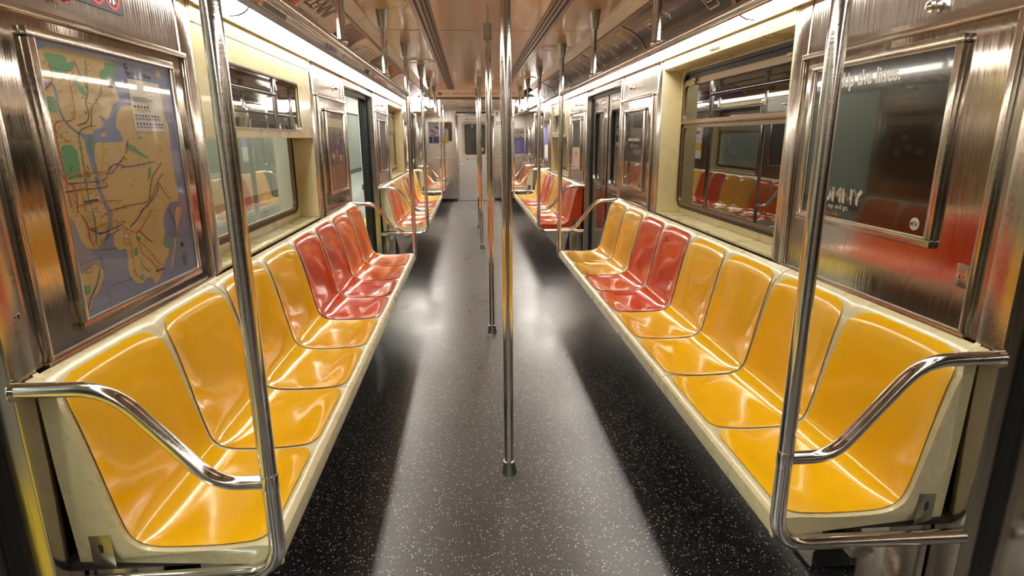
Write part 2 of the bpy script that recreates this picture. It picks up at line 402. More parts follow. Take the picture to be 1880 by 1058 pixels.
# ---- door leaves
def door_leaf(r, sx, y0, y1, hinge):
    X = lambda x: sx*x; xx = 1.165
    d = MB(); gy0, gy1, gz0, gz1 = y0+.13, y1-.13, .93, 1.60; n = 6
    inn = rrect(gy0, gz0, gy1, gz1, .07, n)
    o2 = [(y1 if u > (gy0+gy1)/2 else y0, 1.76 if v > (gz0+gz1)/2 else .82) for u, v in inn]
    d.ring(o2, inn, lambda u, v, s: (X(xx+s), u, v), .03)
    d.box((X(xx), y0, .01), (X(xx+.03), y1, .82))
    leaf = d.build('door_leaf', 'steel', r)
    g = MB(); g.ring(rrect(gy0-.035, gz0-.035, gy1+.035, gz1+.035, .10, n), rrect(gy0-.02, gz0-.02, gy1+.02, gz1+.02, .085, n), lambda u, v, s: (X(xx-.008+s), u, v), .01)
    g.ring(rrect(gy0-.012, gz0-.012, gy1+.012, gz1+.012, .08, n), inn, lambda u, v, s: (X(xx-.012+s), u, v), .014)
    g.build('window_trim', 'steel_frame', leaf)
    k = MB(); k.ring(inn, rrect(gy0+.012, gz0+.012, gy1-.012, gz1-.012, .06, n), lambda u, v, s: (X(xx+s), u, v), .02); k.build('gasket', 'rubber', leaf)
    p = MB(); p.poly([(X(xx+.015), gy0, gz0), (X(xx+.015), gy1, gz0), (X(xx+.015), gy1, gz1), (X(xx+.015), gy0, gz1)]); p.build('pane', 'glass', leaf)
    s = MB(); s.box((X(xx-.003), (y0+y1)/2-.11, .845), (X(xx), (y0+y1)/2+.11, .878), 'ink'); s.box((X(xx-.0035), (y0+y1)/2-.10, .858), (X(xx-.003), (y0+y1)/2+.10, .865), 'white'); s.box((X(xx-.003), gy0, 1.665), (X(xx), gy1, 1.70), 'steel_frame', .002)
    s.build('notice_strip', None, leaf, 'small dark notice strip under the door window')
    e = MB(); ye = y1 if hinge > 0 else y0; e.box((X(xx-.004), ye-.012, .01), (X(xx+.034), ye+.012, 1.76)); e.build('edge_seal', 'rubber', leaf)
for n, (a, b) in enumerate(DOORS):
    r = sempty('door_%d' % (2*n+1), (W, (a+b)/2, 0)); m_ = (a+b)/2
    door_leaf(r, 1, a, m_-.001, 1); door_leaf(r, 1, m_+.001, b, -1)
    th = MB(); th.box((1.1, a, .0), (1.24, b, .008), None, .003); th.build('threshold', 'steel', r)
    r = sempty('door_%d' % (2*n+2), (-W, (a+b)/2, 0))
    if n == 2: door_leaf(r, -1, a, m_-.001, 1); door_leaf(r, -1, m_+.001, b, -1)
    else:      # leaves slid back into their pockets, only their rubber noses show
        for ye, dy in ((a, .05), (b, -.05)):
            lf = MB(); lf.box((-1.195, ye, .01), (-1.165, ye+dy*.6, 1.76), 'steel'); lf.box((-1.198, ye+dy*.6, .01), (-1.162, ye+dy, 1.76), 'rubber', .008); lf.build('door_leaf', None, r)
    th = MB(); th.box((-1.24, a, .0), (-1.1, b, .008), None, .003); th.build('threshold', 'steel', r)

# ------------------------------------------------------------------ bench seating
PROF0 = [(.612, .440), (.66, .441), (.74, .436), (.84, .437), (.892, .443), (.925, .46), (.944, .495), (.968, .60), (.99, .70), (1.013, .79), (1.036, .832), (1.060, .852), (1.088, .862)]
def catmull(P, n):
    out = []
    for i in range(len(P)-1):
        p0 = P[max(i-1, 0)]; p1 = P[i]; p2 = P[i+1]; p3 = P[min(i+2, len(P)-1)]
        for k in range(n):
            t = k/n
            out.append(tuple(.5*((2*p1[j])+(-p0[j]+p2[j])*t+(2*p0[j]-5*p1[j]+4*p2[j]-p3[j])*t*t+(-p0[j]+3*p1[j]-3*p2[j]+p3[j])*t**3) for j in (0, 1)))
    out.append(P[-1]); return out
_pr = catmull(PROF0, 10); _L = [0]
for a, b in zip(_pr[:-1], _pr[1:]): _L.append(_L[-1]+math.dist(a, b))
PL = _L[-1]
def prof(v):
    d = max(0, min(1, v))*PL
    for i in range(len(_L)-1):
        if _L[i+1] >= d:
            t = (d-_L[i])/max(1e-9, _L[i+1]-_L[i]); a, b = _pr[i], _pr[i+1]
            p = (a[0]+(b[0]-a[0])*t, a[1]+(b[1]-a[1])*t); tx, tz = b[0]-a[0], b[1]-a[1]; l = math.hypot(tx, tz)
            return p, (-tz/l, tx/l)
    return _pr[-1], (0, 1)
def sm(x): x = max(0, min(1, x)); return x*x*(3-2*x)
def dish(u, v):
    edge = 1-abs(u)**3.2
    return .015*edge*sm(v/.16)*sm((1-v)/.16) + .004*math.sin(v*PI)*edge
def seat_pt(sx, yc, u, v, lift):
    (x, z), (nx, nz) = prof(v); d = lift-dish(u, v)
    return (sx*(x+nx*d), yc+u*SEATW/2, z+nz*d)
def seat_insert(sx, yc, endu=0):
    m = MB(); nu, nv = 22, 56; v0, v1 = .026, .95; um = .962; hv = (v1-v0)/2*PL; hu = um*SEATW/2; rc = .045; ul = hu+(.008 if endu else 0); rt = .08
    for j in range(nv+1):
        t = j/nv; s = .5-.5*math.cos(PI*t) if False else t
        v = v0+(v1-v0)*s; dd = min((v-v0), (v1-v))*PL; r = rc if s < .5 else rt
        w = hu-(r-math.sqrt(max(0, r*r-(r-dd)**2)) if dd < r else 0)
        if s > .5: w -= .009*sm((s-.5)/.4)
        for i in range(nu+1):
            c_ = math.sin(PI/2*(-1+2*i/nu)); u = c_*(w+(ul-hu if c_ < 0 else 0))/(SEATW/2); m.v.append(seat_pt(sx, yc, u, v, .0036))
    for j in range(nv):
        for i in range(nu): q = j*(nu+1)+i; m.f.append([q, q+1, q+nu+2, q+nu+1]); m.mi.append(0)
    return m
def shell(sx, ya, n):
    """moulded cream shell under n seats"""
    m = MB(); nu, nv = 24, 56; cols = []
    for k in range(n):
        for i in range(nu+(1 if k == n-1 else 0)): cols.append((ya+(k+.5)*SEATW, math.sin(PI/2*(-1+2*i/nu))))
    nc = len(cols)
    for j in range(nv+1):
        for yc, u in cols:
            g = .0015 if (yc == cols[0][0] and u < -.9999) else (-.0015 if u > .9999 else 0)
            p = seat_pt(sx, yc, u, j/nv, 0); m.v.append((p[0], p[1]+g, p[2]))
    for (dx, z) in ((.600, .434), (.597, .42), (.601, .386), (.615, .384)):     # rolled front lip
        for yc, u in cols:
            g = .0015 if (yc == cols[0][0] and u < -.9999) else (-.0015 if u > .9999 else 0)
            m.v.append((sx*dx, yc+u*SEATW/2+g, z))
    for j in range(nv):
        for i in range(nc-1): q = j*nc+i; m.f.append([q, q+1, q+nc+1, q+nc]); m.mi.append(0)
    b0 = 0
    rows = [0]+[(nv+1+r)*nc for r in range(4)]
    for a, b in zip(rows[:-1], rows[1:]):
        for i in range(nc-1): m.f.append([a+i, a+i+1, b+i+1, b+i]); m.mi.append(0)
    return m
CN = {'yellow': 'bright yellow seat', 'amber': 'amber-yellow seat', 'red': 'red seat', 'orange': 'orange seat'}
def bench(sx, y0, cols, label, near='shell', far='shell', plate=True):
    n = len(cols); y1 = y0+n*SEATW
    t = thing('bench', (sx*.85, (y0+y1)/2, .385), label, 'bench', 'benches along the walls')
    for k in range(0, n, 2):
        shell(sx, y0+k*SEATW, 2).build('seat_shell', 'shell', t)
    for k, cname in enumerate(cols):
        seat_insert(sx, y0+(k+.5)*SEATW, k == 0).build('seat', cname, t, CN[cname])
    # end cheeks
    cheek = [prof(i/40)[0] for i in range(41)]
    out = [(.597, .386), (.97, .386), (1.070, .392), (1.078, .62), (1.090, .866)]
    full = [(.597, .386), (.597, .425), (.603, .440)]+cheek+[(1.092, .866), (1.088, .62), (1.078, .388)]
    for ya, yb, mm, nm in ((y0-.014, y0+.002, near, 'near'), (y1-.002, y1+.026, far, 'far')):
        p = MB(); p.prism([(sx*x, z) for x, z in full], ya, yb)
        if nm == 'near':
            nf = len(full); q_ = []
            for i, a in enumerate(p.v):
                j = i % nf; sh = .044 if (j >= nf-3) else (.044*sm((a[2]-.80)/.06) if j > 3 else 0)
                q_.append((a[0], a[1]+sh, a[2]))
            p.v = q_
        e = p.build('end_panel', mm, t)
        if nm == 'near' and plate:
            q = MB(); q.box((sx*.975, ya-.004, .392), (sx*1.038, ya-.002, .505), 'socket', .002)
            q.tube([(sx*1.01, ya-.006, .445), (sx*1.01, ya-.003, .445)], .006, 'rubber', 10); q.box((sx*1.006, ya-.0065, .43), (sx*1.013, ya-.003, .446), 'rubber')
            q.v = [(a[0], a[1]+.044*max(0, abs(a[0])-.93)/.15, a[2]) for a in q.v]
            q.build('access_plate', None, t, 'dull metal access plate with key slot')
    b = MB(); b.box((sx*.66, y0+.02, .37), (sx*1.095, y1-.02, .388), None, .004); b.build('underside', 'black', t)
    h = MB(); h.prism([(sx*1.098, .01), (sx*.93, .01), (sx*.93, .06), (sx*1.0, .33), (sx*1.098, .33)], y0+.30, y1-.30)
    h.build('heater_guard', 'steel', t, 'sloped metal heater guard under the seats')
    for yy in (y0+.12, y1-.12):
        s = MB(); s.box((sx*.975, yy-.05, .0), (sx*1.095, yy+.05, .37), None, .004); s.build('leg', 'steel_frame', t)
    return t
Y, A, R, O = 'yellow', 'amber', 'red', 'orange'
B1, B2, B3 = 1.215, 6.30, 11.31
bench(-1, B1, [Y, Y, Y, Y, R, R, O, O], 'nearest left bench of yellow, red and orange seats under the subway map')
bench(1, B1, [Y, Y, Y, Y, R, R, A, A], 'nearest right bench of yellow and red seats under the dark poster')
bench(-1, B2, [O, O, A, A, R, R, A, A], 'second left bench beyond the open doorway, orange seats at its near end')
bench(1, B2, [R, R, A, A, R, R, A, A], 'second right bench with a solid red end panel', near='red')
bench(-1, B3, [O, O, A, A], 'short far left bench against the end wall')
bench(1, B3, [O, O, O, O], 'short far right bench of orange seats against the end wall')

# ------------------------------------------------------------------ tubes
def cone_socket(x, y, t, name='ceiling_socket'):
    s = MB(); s.lathe((x, y, 0), [(.036, CEIL), (.037, CEIL-.012), (.034, CEIL-.02), (.024, CEIL-.098), (.021, CEIL-.10)]); s.build(name, 'socket', t, 'dull flared ceiling socket')
def stanchion(sx, y, label, end='near', dz=0):
    x = sx*.60; t = thing('grab_stanchion', (x, y, .372), label, 'grab pole', 'bench-end grab poles')
    top = CEIL-.02 if y < 9.9 else 1.955
    p = MB(); p.tube(fillet([(x, y, top), (x, y, .375), (sx*1.096, y, .368)], .085, 10), .0185); p.build('pole', 'chrome', t)
    if y < 9.9: cone_socket(x, y, t)
    else:
        s = MB(); s.lathe((x, y, 0), [(.036, 1.956), (.034, 1.94), (.024, 1.87)]); s.build('ceiling_socket', 'socket', t)
    a = MB(); a.tube(fillet([(x, y, .612), (sx*.715, y, .612), (sx*.905, y, .85), (sx*1.098, y, .852)], .07, 8), .0165); a.build('armrest', 'chrome', t, 'bent chrome armrest tube')
    j = MB(); j.lathe((x, y, 0), [(.0188, .592), (.0195, .596), (.0195, .628), (.0188, .632)])
    j.build('collar', 'chrome', t); j = MB(); j.lathe((sx*1.094, y, .852), [(.024, -sx*.002), (.024, 0), (.018, sx*.0)], axis='x'); j.build('wall_flange', 'chrome', t)
    bk = MB(); bk.box((sx*.79, y-.02, .335), (sx*.85, y+.02, .356), None, .004); bk.build('clamp', 'socket', t, 'small clamp under the lower tube')
for sx, sd in ((-1, 'left'), (1, 'right')):
    stanchion(sx, B1-.022, 'tall chrome grab pole with armrest at the near end of the nearest %s bench' % sd)
    stanchion(sx, B1+8*SEATW+.04, 'chrome grab pole with armrest at the far end of the nearest %s bench' % sd)
    stanchion(sx, B2-.034, 'chrome grab pole with armrest at the near end of the second %s bench' % sd)
    stanchion(sx, B2+8*SEATW+.04, 'chrome grab pole with armrest at the far end of the second %s bench' % sd)
    stanchion(sx, B3-.034, 'small distant chrome grab pole at the short far %s bench' % sd)
def rail(sx, y0, y1, hang, label):
    x = sx*.60; t = thing('overhead_rail', (x, (y0+y1)/2, 1.69), label, 'hand rail', 'overhead hand rails')
    r = MB(); r.tube([(x, y0, 1.69), (x, y1, 1.69)], .0165); r.build('rail', 'chrome', t)
    for yy in hang:
        h = MB(); h.tube([(x, yy, CEIL-.02), (x, yy, 1.69)], .0165); ho = h.build('hanger', 'chrome', t)
        s = MB(); s.lathe((x, yy, 0), [(.036, CEIL), (.037, CEIL-.012), (.034, CEIL-.02), (.024, CEIL-.098), (.021, CEIL-.10)]); s.build('ceiling_socket', 'socket', ho, 'dull flared ceiling socket')
        k = MB(); k.lathe((x, yy, 0), [(.017, 1.72), (.0205, 1.715), (.0205, 1.705), (.017, 1.70)]); k.build('collar', 'chrome', ho)
for sx, sd in ((-1, 'left'), (1, 'right')):
    rail(sx, B1-.03, B1+8*SEATW+.04, (2.385, 3.57), 'horizontal chrome hand rail hung above the nearest %s bench' % sd)
    rail(sx, B2-.03, B2+8*SEATW+.04, (7.46, 8.66), 'horizontal chrome hand rail hung above the second %s bench' % sd)
poles = ['nearest and tallest centre floor-to-ceiling pole', 'second centre floor-to-ceiling pole from the front', 'third centre pole, past the first doorway', 'farthest thin centre pole near the end door']
for y, lb in zip((2.165, 3.985, 7.28, 9.05), poles):
    t = thing('centre_pole', (0, y, 0), lb, 'pole', 'poles down the middle of the aisle')
    p = MB(); p.tube([(0, y, .02), (0, y, CEIL-.05)], .0195, None, 24); p.build('pole', 'chrome', t)
    s = MB(); s.lathe((0, y, 0), [(.026, CEIL), (.026, CEIL-.04), (.0255, CEIL-.045), (.0255, CEIL-.095), (.021, CEIL-.10)]); s.build('ceiling_socket', 'socket', t, 'dark cylindrical ceiling socket')
    b = MB(); b.lathe((0, y, 0), [(.034, 0), (.033, .008), (.026, .035), (.0255, .055), (.021, .058)]); b.build('floor_socket', 'socket', t, 'dull flared floor socket')
# ------------------------------------------------------------------ cove: vents, advert racks, lamps
MODS = [-2.35, -1.2, 0.02, 1.25, 2.5, 3.75, 5.02, 6.30, 7.58, 8.60]
A0, A1, A2 = (.790, 2.012), (.9375, 1.966), (.962, 1.868)
def arc(s, off=0):
    x = (1-s)**2*A0[0]+2*s*(1-s)*A1[0]+s*s*A2[0]; z = (1-s)**2*A0[1]+2*s*(1-s)*A1[1]+s*s*A2[1]
    tx = 2*(1-s)*(A1[0]-A0[0])+2*s*(A2[0]-A1[0]); tz = 2*(1-s)*(A1[1]-A0[1])+2*s*(A2[1]-A1[1]); l = math.hypot(tx, tz)
    return x+off*tz/l, z-off*tx/l        # off > 0 moves towards the aisle
def curve_patch(mb, sx, y0, y1, s0, s1, off, m=None, ns=10, ny=1):
    vs = []; fs = []
    for i in range(ns+1):
        x, z = arc(s0+(s1-s0)*i/ns, off)
        for k in range(ny+1): vs.append((sx*x, y0+(y1-y0)*k/ny, z))
    for i in range(ns):
        for k in range(ny): q = i*(ny+1)+k; fs.append((q, q+1, q+ny+2, q+ny+1))
    mb.add(vs, fs, m)
for n, sx in enumerate((-1, 1)):
    sd = side_word(sx)
    b = MB(); pr = [arc(i/12) for i in range(13)]
    outl = [(sx*x, z) for x, z in pr]+[(sx*.99, 1.862), (sx*.99, 2.03)]
    b.prism(outl, BACK, 9.2, 'rib')
    b.prism([(sx*.948, 1.872), (sx*.944, 1.862), (sx*.962, 1.846), (sx*.972, 1.852), (sx*.968, 1.872)], BACK, 9.2, 'steel_frame')
    for y in MODS:
        if y < 1: continue
        for i in range(12):
            (xa, za), (xb, zb) = arc(i/12, .006), arc((i+1)/12, .006); (xc, zc), (xd, zd) = arc(i/12, -.001), arc((i+1)/12, -.001)
            b.add([(sx*xa, y-.018, za), (sx*xb, y-.018, zb), (sx*xb, y+.018, zb), (sx*xa, y+.018, za), (sx*xc, y-.018, zc), (sx*xd, y-.018, zd), (sx*xd, y+.018, zd), (sx*xc, y+.018, zc)],
                  [(0,1,2,3), (0,4,5,1), (3,2,6,7)], 'bronze')
    b.prism([(sx*.784, 2.020), (sx*.780, 2.006), (sx*.792, 2.002), (sx*.80, 2.012)], BACK, 9.2, 'bronze')
    struct(b.build('trim_%d' % (n+1)))
    h = MB()        # strip between lamps and wall, and end wall of the cove
    h.box((sx*1.092, BACK, 1.838), (sx*1.12, 13.2, 1.862), 'steel_frame'); wr = WINS[1]; wq = WINS[2]
    for ya, yb, mm in ((BACK, wr[0], 'steel_frame'), (wr[0], wr[1], 'cream'), (wr[1], wq[0], 'steel_frame'), (wq[0], wq[1], 'cream'), (wq[1], 9.2, 'steel_frame')): h.prism([(sx*1.069, 1.862), (sx*1.069, 1.818), (sx*1.073, 1.815), (sx*1.096, 1.828), (sx*1.096, 1.862)], ya, yb, mm)
    struct(h.build('trim_%d' % (n+3)))
    for a, bb in zip(MODS[:-1], MODS[1:]):
        where = 'from y'
        idx = MODS.index(a)
        names = ['over the first seats of the nearest %s bench', 'over the middle of the nearest %s bench', 'over the far end of the nearest %s bench', 'over the first %s doorway', 'over the near half of the second %s bench', 'over the middle of the second %s bench']
        # vents
        g = MB(); g.prism([(sx*.722, 2.060), (sx*.782, 2.018), (sx*.790, 2.03), (sx*.73, 2.075)], a+.004, bb-.004)
        for q in range(5):
            t_ = (q+1)/6; g.prism([(sx*(.722+.060*t_-.002), 2.060-.042*t_+.001), (sx*(.722+.060*t_-.001), 2.060-.042*t_-.0035), (sx*(.722+.060*t_+.003), 2.060-.042*t_-.004), (sx*(.722+.060*t_+.004), 2.060-.042*t_)], a+.03, bb-.03)
        lb = (names[idx-3] % sd) if idx >= 3 else 'behind the viewer on the %s' % sd
        if idx >= 3 or idx == 2: tag(g.build('air_grille', 'grille'), 'ivory slotted air grille strip '+lb, 'vent', 'air grille strips beside the ceiling')
        # lamps
        t = thing('strip_light', (sx*1.03, (a+bb)/2, 1.85), 'glowing white strip light '+lb, 'light', 'strip lights along the coves')
        d = MB(); d.prism([(sx*.968, 1.857), (sx*.971, 1.846), (sx*.985, 1.834), (sx*1.008, 1.823), (sx*1.040, 1.820), (sx*1.064, 1.830), (sx*1.068, 1.842), (sx*1.068, 1.860), (sx*.968, 1.860)], a+.005, bb-.005); d.build('diffuser', 'lamp', t, 'glowing white diffuser')
        for yy in (a, bb): e = MB(); e.prism([(sx*.966, 1.858), (sx*.969, 1.844), (sx*.984, 1.831), (sx*1.008, 1.820), (sx*1.041, 1.817), (sx*1.066, 1.828), (sx*1.066, 1.858)], yy-.0045, yy+.0045); e.build('end_cap', 'steel_frame', t)
    # large end lamps beyond the line map
    t = thing('strip_light', (sx*.9, 10.2, 1.85), 'wide glowing light cover at the far %s end beyond the line map' % sd, 'light', 'wide end light covers')
    d = MB(); pts = fillet([(sx*1.09, 0, 1.84), (sx*.94, 0, 1.835), (sx*.74, 0, 1.93), (sx*.72, 0, 1.955)], .06, 5)
    d.prism([(p.x, p.z) for p in pts]+[(sx*1.09, 1.965)], 9.22, 11.1); d.build('diffuser', 'lamp', t, 'glowing white light cover')
    e = MB(); e.prism([(sx*1.09, 1.84), (sx*.94, 1.835), (sx*.74, 1.93), (sx*.72, 1.956), (sx*1.09, 1.966)], 11.1, 13.2); struct(e.build('trim_%d' % (n+5), 'grille'))

# ceiling slots, speaker rings
for sx, sd in ((-1, 'left'), (1, 'right')):
    v = MB(); v.box((sx*.325, BACK+.1, CEIL-.006), (sx*.435, 9.19, CEIL+.002), 'bronze', .002)
    for a, b in ((.340, .352), (.366, .378), (.394, .410)): v.box((sx*a, BACK+.12, CEIL-.0072), (sx*b, 9.18, CEIL-.004), 'black')
    tag(v.build('slot_vent'), 'long bronze ceiling air slot with black gaps, %s of the centre poles' % sd, 'vent', 'long ceiling air slots')
ring_at = [(-1, 3.42, 'left ceiling, nearest'), (-1, 5.83, 'left ceiling above the first doorway'), (1, 4.99, 'right ceiling above the first door'), (1, 7.4, 'right ceiling above the second bench'), (1, 2.6, 'right ceiling above the nearest bench')]
for sx, y, lb in ring_at:
    t = thing('ceiling_speaker', (sx*.575, y, CEIL), 'flush round tan ceiling disc with raised rim, '+lb, 'speaker', 'round ceiling discs')
    r = MB(); r.lathe((sx*.575, y, 0), [(.128, CEIL), (.127, CEIL-.004), (.120, CEIL-.007), (.113, CEIL-.005), (.112, CEIL-.002)], None, 40); r.build('rim', 'grille', t)
    r = MB(); r.lathe((sx*.575, y, 0), [(.112, CEIL-.001), (.111, CEIL-.004)], None, 32)
    r.build('plate', 'ceil', t)

# ------------------------------------------------------------------ curved advert cards
CH = sum(math.dist(arc(i/20), arc((i+1)/20)) for i in range(20))
def card(sx, a, b, base, label):
    t = thing('advert_card', (sx*.9, (a+b)/2, 1.95), label, 'advertisement', 'curved advert cards above the seats')
    m = MB(); curve_patch(m, sx, a+.022, b-.022, .03, .95, .0025, None, 12); m.flat = True; m.build('card', base, t)
    return t
def oncard(sx, y0, s0, off=.0035, flip=None):
    """place(u right, v up) with origin at y0 / curve fraction s0"""
    def f(u, v, *_):
        s = s0-v/CH; x, z = arc(s, off); return (sx*x, y0-sx*u, z)
    return f
def rects(t, sx, name, items, off=.0032):
    m = MB(); m.flat = True
    for k, (a, b, s0, s1, mm) in enumerate(items): curve_patch(m, sx, a, b, s0, s1, off+.0003*k, mm, 6)
    return m.build(name, None, t)
# left cards
t = card(-1, 1.25, 2.5, 'pink', 'left curved advert card nearest the viewer, mostly out of frame')
rects(t, -1, 'picture', [(1.4, 2.0, .03, .95, 'pr_orange'), (2.1, 2.3, .1, .9, 'pr_red'), (2.3, 2.42, .03, .95, 'bone')])
t = card(-1, 2.5, 3.75, 'pink', 'left curved pale pink advert card reading ZENNI')
rects(t, -1, 'picture', [(2.522, 2.63, .03, .95, 'pr_orange'), (2.53, 2.57, .45, .95, 'pr_red'), (2.58, 2.62, .5, .95, 'bone'), (2.63, 2.93, .72, .93, 'grey'), (2.66, 2.86, .03, .55, 'pr_brown'), (2.70, 2.82, .08, .4, 'pr_orange'), (2.86, 2.93, .03, .60, 'pr_orange'), (3.7, 3.726, .03, .95, 'pr_brown')])
l = MB(); l.flat = True; put_text(l, 'ZENNI', .115, oncard(-1, 2.97, .36), None, 0, .38); l.build('lettering', 'ink', t)
l = MB(); l.flat = True; put_text(l, 'Eyewear for Every You', .035, oncard(-1, 2.98, .56), None, 0, .36); put_text(l, 'zenni.com', .022, oncard(-1, 3.02, .84), None, 0, .2); l.build('small_lettering', 'grey', t)
t = card(-1, 3.75, 5.02, 'bone', 'left curved cream advert card with a purple band and small grey lines')
rects(t, -1, 'picture', [(3.775, 3.86, .03, .95, 'maroon'), (3.86, 4.18, .03, .55, 'maroon'), (3.86, 3.99, .62, .95, 'purple'), (4.18, 4.20, .03, .95, 'pr_brown')])
l = MB(); l.flat = True
strip(l, [(0, .0), (.12, .05), (.2, .12)], .006, oncard(-1, 4.30, .55)); strip(l, [(.05, .0), (.1, .06), (.24, .07)], .005, oncard(-1, 4.28, .5))
for q in range(6): strip(l, [(0, 0), (.34+.04*(q % 2), 0)], .004, oncard(-1, 4.56, .16+.085*q))
for q in range(3): strip(l, [(0, 0), (.6, 0)], .003, oncard(-1, 4.15, .78+.05*q))
l.build('small_lettering', 'grey', t)
t = card(-1, 5.02, 6.30, 'pr_brown', 'left curved orange and green food advert card above the first doorway')
rnd = random.Random(3); it = [(5.04, 5.12, .03, .95, 'maroon'), (5.5, 6.27, .05, .45, 'pr_orange'), (5.2, 5.6, .1, .4, 'olive'), (6.0, 6.27, .3, .62, 'pr_green')]
for q in range(26): y = rnd.uniform(5.4, 6.2); s = rnd.uniform(.05, .45); it.append((y, y+.05, s, s+.06, rnd.choice(['pr_yellow', 'pr_red', 'pr_orange', 'pr_green'])))
it += [(5.14, 6.26, .62, .95, 'pr_orange'), (5.15, 5.3, .66, .92, 'pr_yellow'), (5.2, 5.26, .66, .92, 'white'), (5.45, 5.58, .66, .92, 'bone'), (5.7, 6.22, .78, .93, 'pr_red'), (5.7, 6.22, .66, .76, 'pr_yellow')]
rects(t, -1, 'picture', it)
l = MB(); l.flat = True; put_text(l, 'SEE', .05, oncard(-1, 5.34, .9), None, .01); l.build('lettering', 'pr_red', t)
t = card(-1, 6.30, 7.58, 'pink', 'left curved pinkish advert card with an olive patch past the first doorway')
rects(t, -1, 'picture', [(6.35, 7.5, .05, .5, 'pink'), (6.75, 7.5, .6, .93, 'olive'), (6.4, 6.6, .62, .9, 'bone')])
t = card(-1, 7.58, 9.18, 'pink', 'farthest left curved advert card, violet and white')
rects(t, -1, 'picture', [(7.6, 8.3, .05, .93, 'purple'), (8.1, 8.8, .1, .45, 'maroon'), (8.2, 9.1, .55, .9, 'purple')])
l = MB(); l.flat = True
for q in range(7): strip(l, [(0, 0), (.1, .06)], .02, oncard(-1, 7.7+q*.17, .3+.1*(q % 3)))
l.build('small_lettering', 'white', t)
# right cards: black with white line drawings
def phone(l, sx, y, s, k=1., slant=.05):
    P = oncard(sx, y, s); h = .16*k; w = .075*k
    o = [(0, 0), (w, 0), (w+.008, .012), (w+.004, h*.6), (w-.03*k, h), (-.03*k, h), (-.008, h*.5), (-.010, .012), (0, 0)]
    strip(l, o, .0055*k, P); i = [(.006, .03*k), (w-.010, .03*k), (w-.014, h*.55), (w-.04*k, h*.9), (-.02*k, h*.9), (.002, h*.5), (.006, .03*k)]
    strip(l, i, .0045*k, P)
    strip(l, [(.02*k, .055*k), (.05*k, .055*k)], .008*k, P); strip(l, [(.03*k, .085*k), (.04*k, .085*k)], .014*k, P)
def arrow(l, sx, y, s, k=1.):
    P = oncard(sx, y, s); strip(l, [(-.02*k, .025*k), (.012*k, 0), (-.02*k, -.025*k)], .009*k, P); strip(l, [(-.03*k, .006*k), (0, .006*k)], .006*k, P); strip(l, [(-.03*k, -.007*k), (0, -.007*k)], .006*k, P)
def ocard(a, b, label, items):
    t = card(1, a, b, 'adblack', label)
    for kind, y, s, k in items:
        l = MB(); l.flat = True
        if kind == 'p': phone(l, 1, y, s, k)
        if kind == 'a': arrow(l, 1, y, s, k)
        if kind == 'r':
            P = oncard(1, y, s); strip(l, [(0, 0), (.11*k, 0), (.11*k, .10*k), (0, .10*k), (0, 0)], .004, P); strip(l, [(.015, .08*k), (.06*k, .08*k)], .012*k, P)
        if kind == 'c':
            P = oncard(1, y, s); strip(l, [(0, 0), (.035*k, 0), (.02*k, .15*k), (-.015*k, .15*k), (0, 0)], .0045, P); strip(l, [(0, .015), (.035*k, .015)], .004, P)
        if kind == 'h':
            P = oncard(1, y, s)
            for q in range(3): strip(l, [(0+.02*q, 0), (.02*q-.02, .13*k)], .005, P)
            strip(l, [(-.02, .0), (.06, .0)], .006, P); strip(l, [(-.03, .06), (.05, .07)], .005, P); strip(l, [(-.04, .13), (.0, .16), (.04, .13), (.03, .09)], .005, P)
            strip(l, [(.05, .05), (.08, .15), (.0, .15)], .005, P)
        l.build({'p': 'phone_outline', 'a': 'arrow_mark', 'r': 'reader_outline', 'c': 'bank_card_outline', 'h': 'hand_outline'}[kind], 'white', t)
    return t
ocard(1.25, 2.5, 'right curved black advert card nearest the viewer', [('p', 1.9, .85, 1.2), ('a', 2.2, .4, 1.2)])
ocard(2.5, 3.75, 'right curved black advert card with a large white phone outline and arrow', [('p', 2.73, .80, 1.25), ('a', 3.14, .42, 1.1), ('r', 3.47, .72, 1.0)])
ocard(3.75, 5.02, 'right curved black advert card with white hand, phone and card outlines', [('h', 3.93, .78, 1), ('a', 4.19, .42, 1), ('p', 4.42, .78, .95), ('a', 4.64, .45, 1), ('c', 4.80, .82, 1)])
ocard(5.02, 6.30, 'right curved black advert card with faint outlines above the first door', [('h', 5.25, .75, .9), ('a', 5.5, .45, 1), ('p', 5.75, .8, .9)])
t = card(1, 6.30, 7.58, 'adblack', 'right curved colourful floral advert card beyond the first door')
it = []
for q in range(60): y = rnd.uniform(6.35, 7.45); s = rnd.uniform(.05, .85); it.append((y, y+rnd.uniform(.02, .09), s, s+rnd.uniform(.03, .09), rnd.choice(['bone', 'olive', 'pr_red', 'pr_orange', 'purple', 'white', 'pr_brown'])))
rects(t, 1, 'picture', it)
t = card(1, 7.58, 9.18, 'adblack', 'farthest right curved advert card with swirling pale lines')
l = MB(); l.flat = True
for q in range(9): strip(l, [(-.9+.1*q, .03), (-.4+.1*q, .10+.01*(q % 3)), (.3, .16)][:2+q % 2], .008, oncard(1, 8.1, .8))
l.build('line_drawing', 'bone', t)

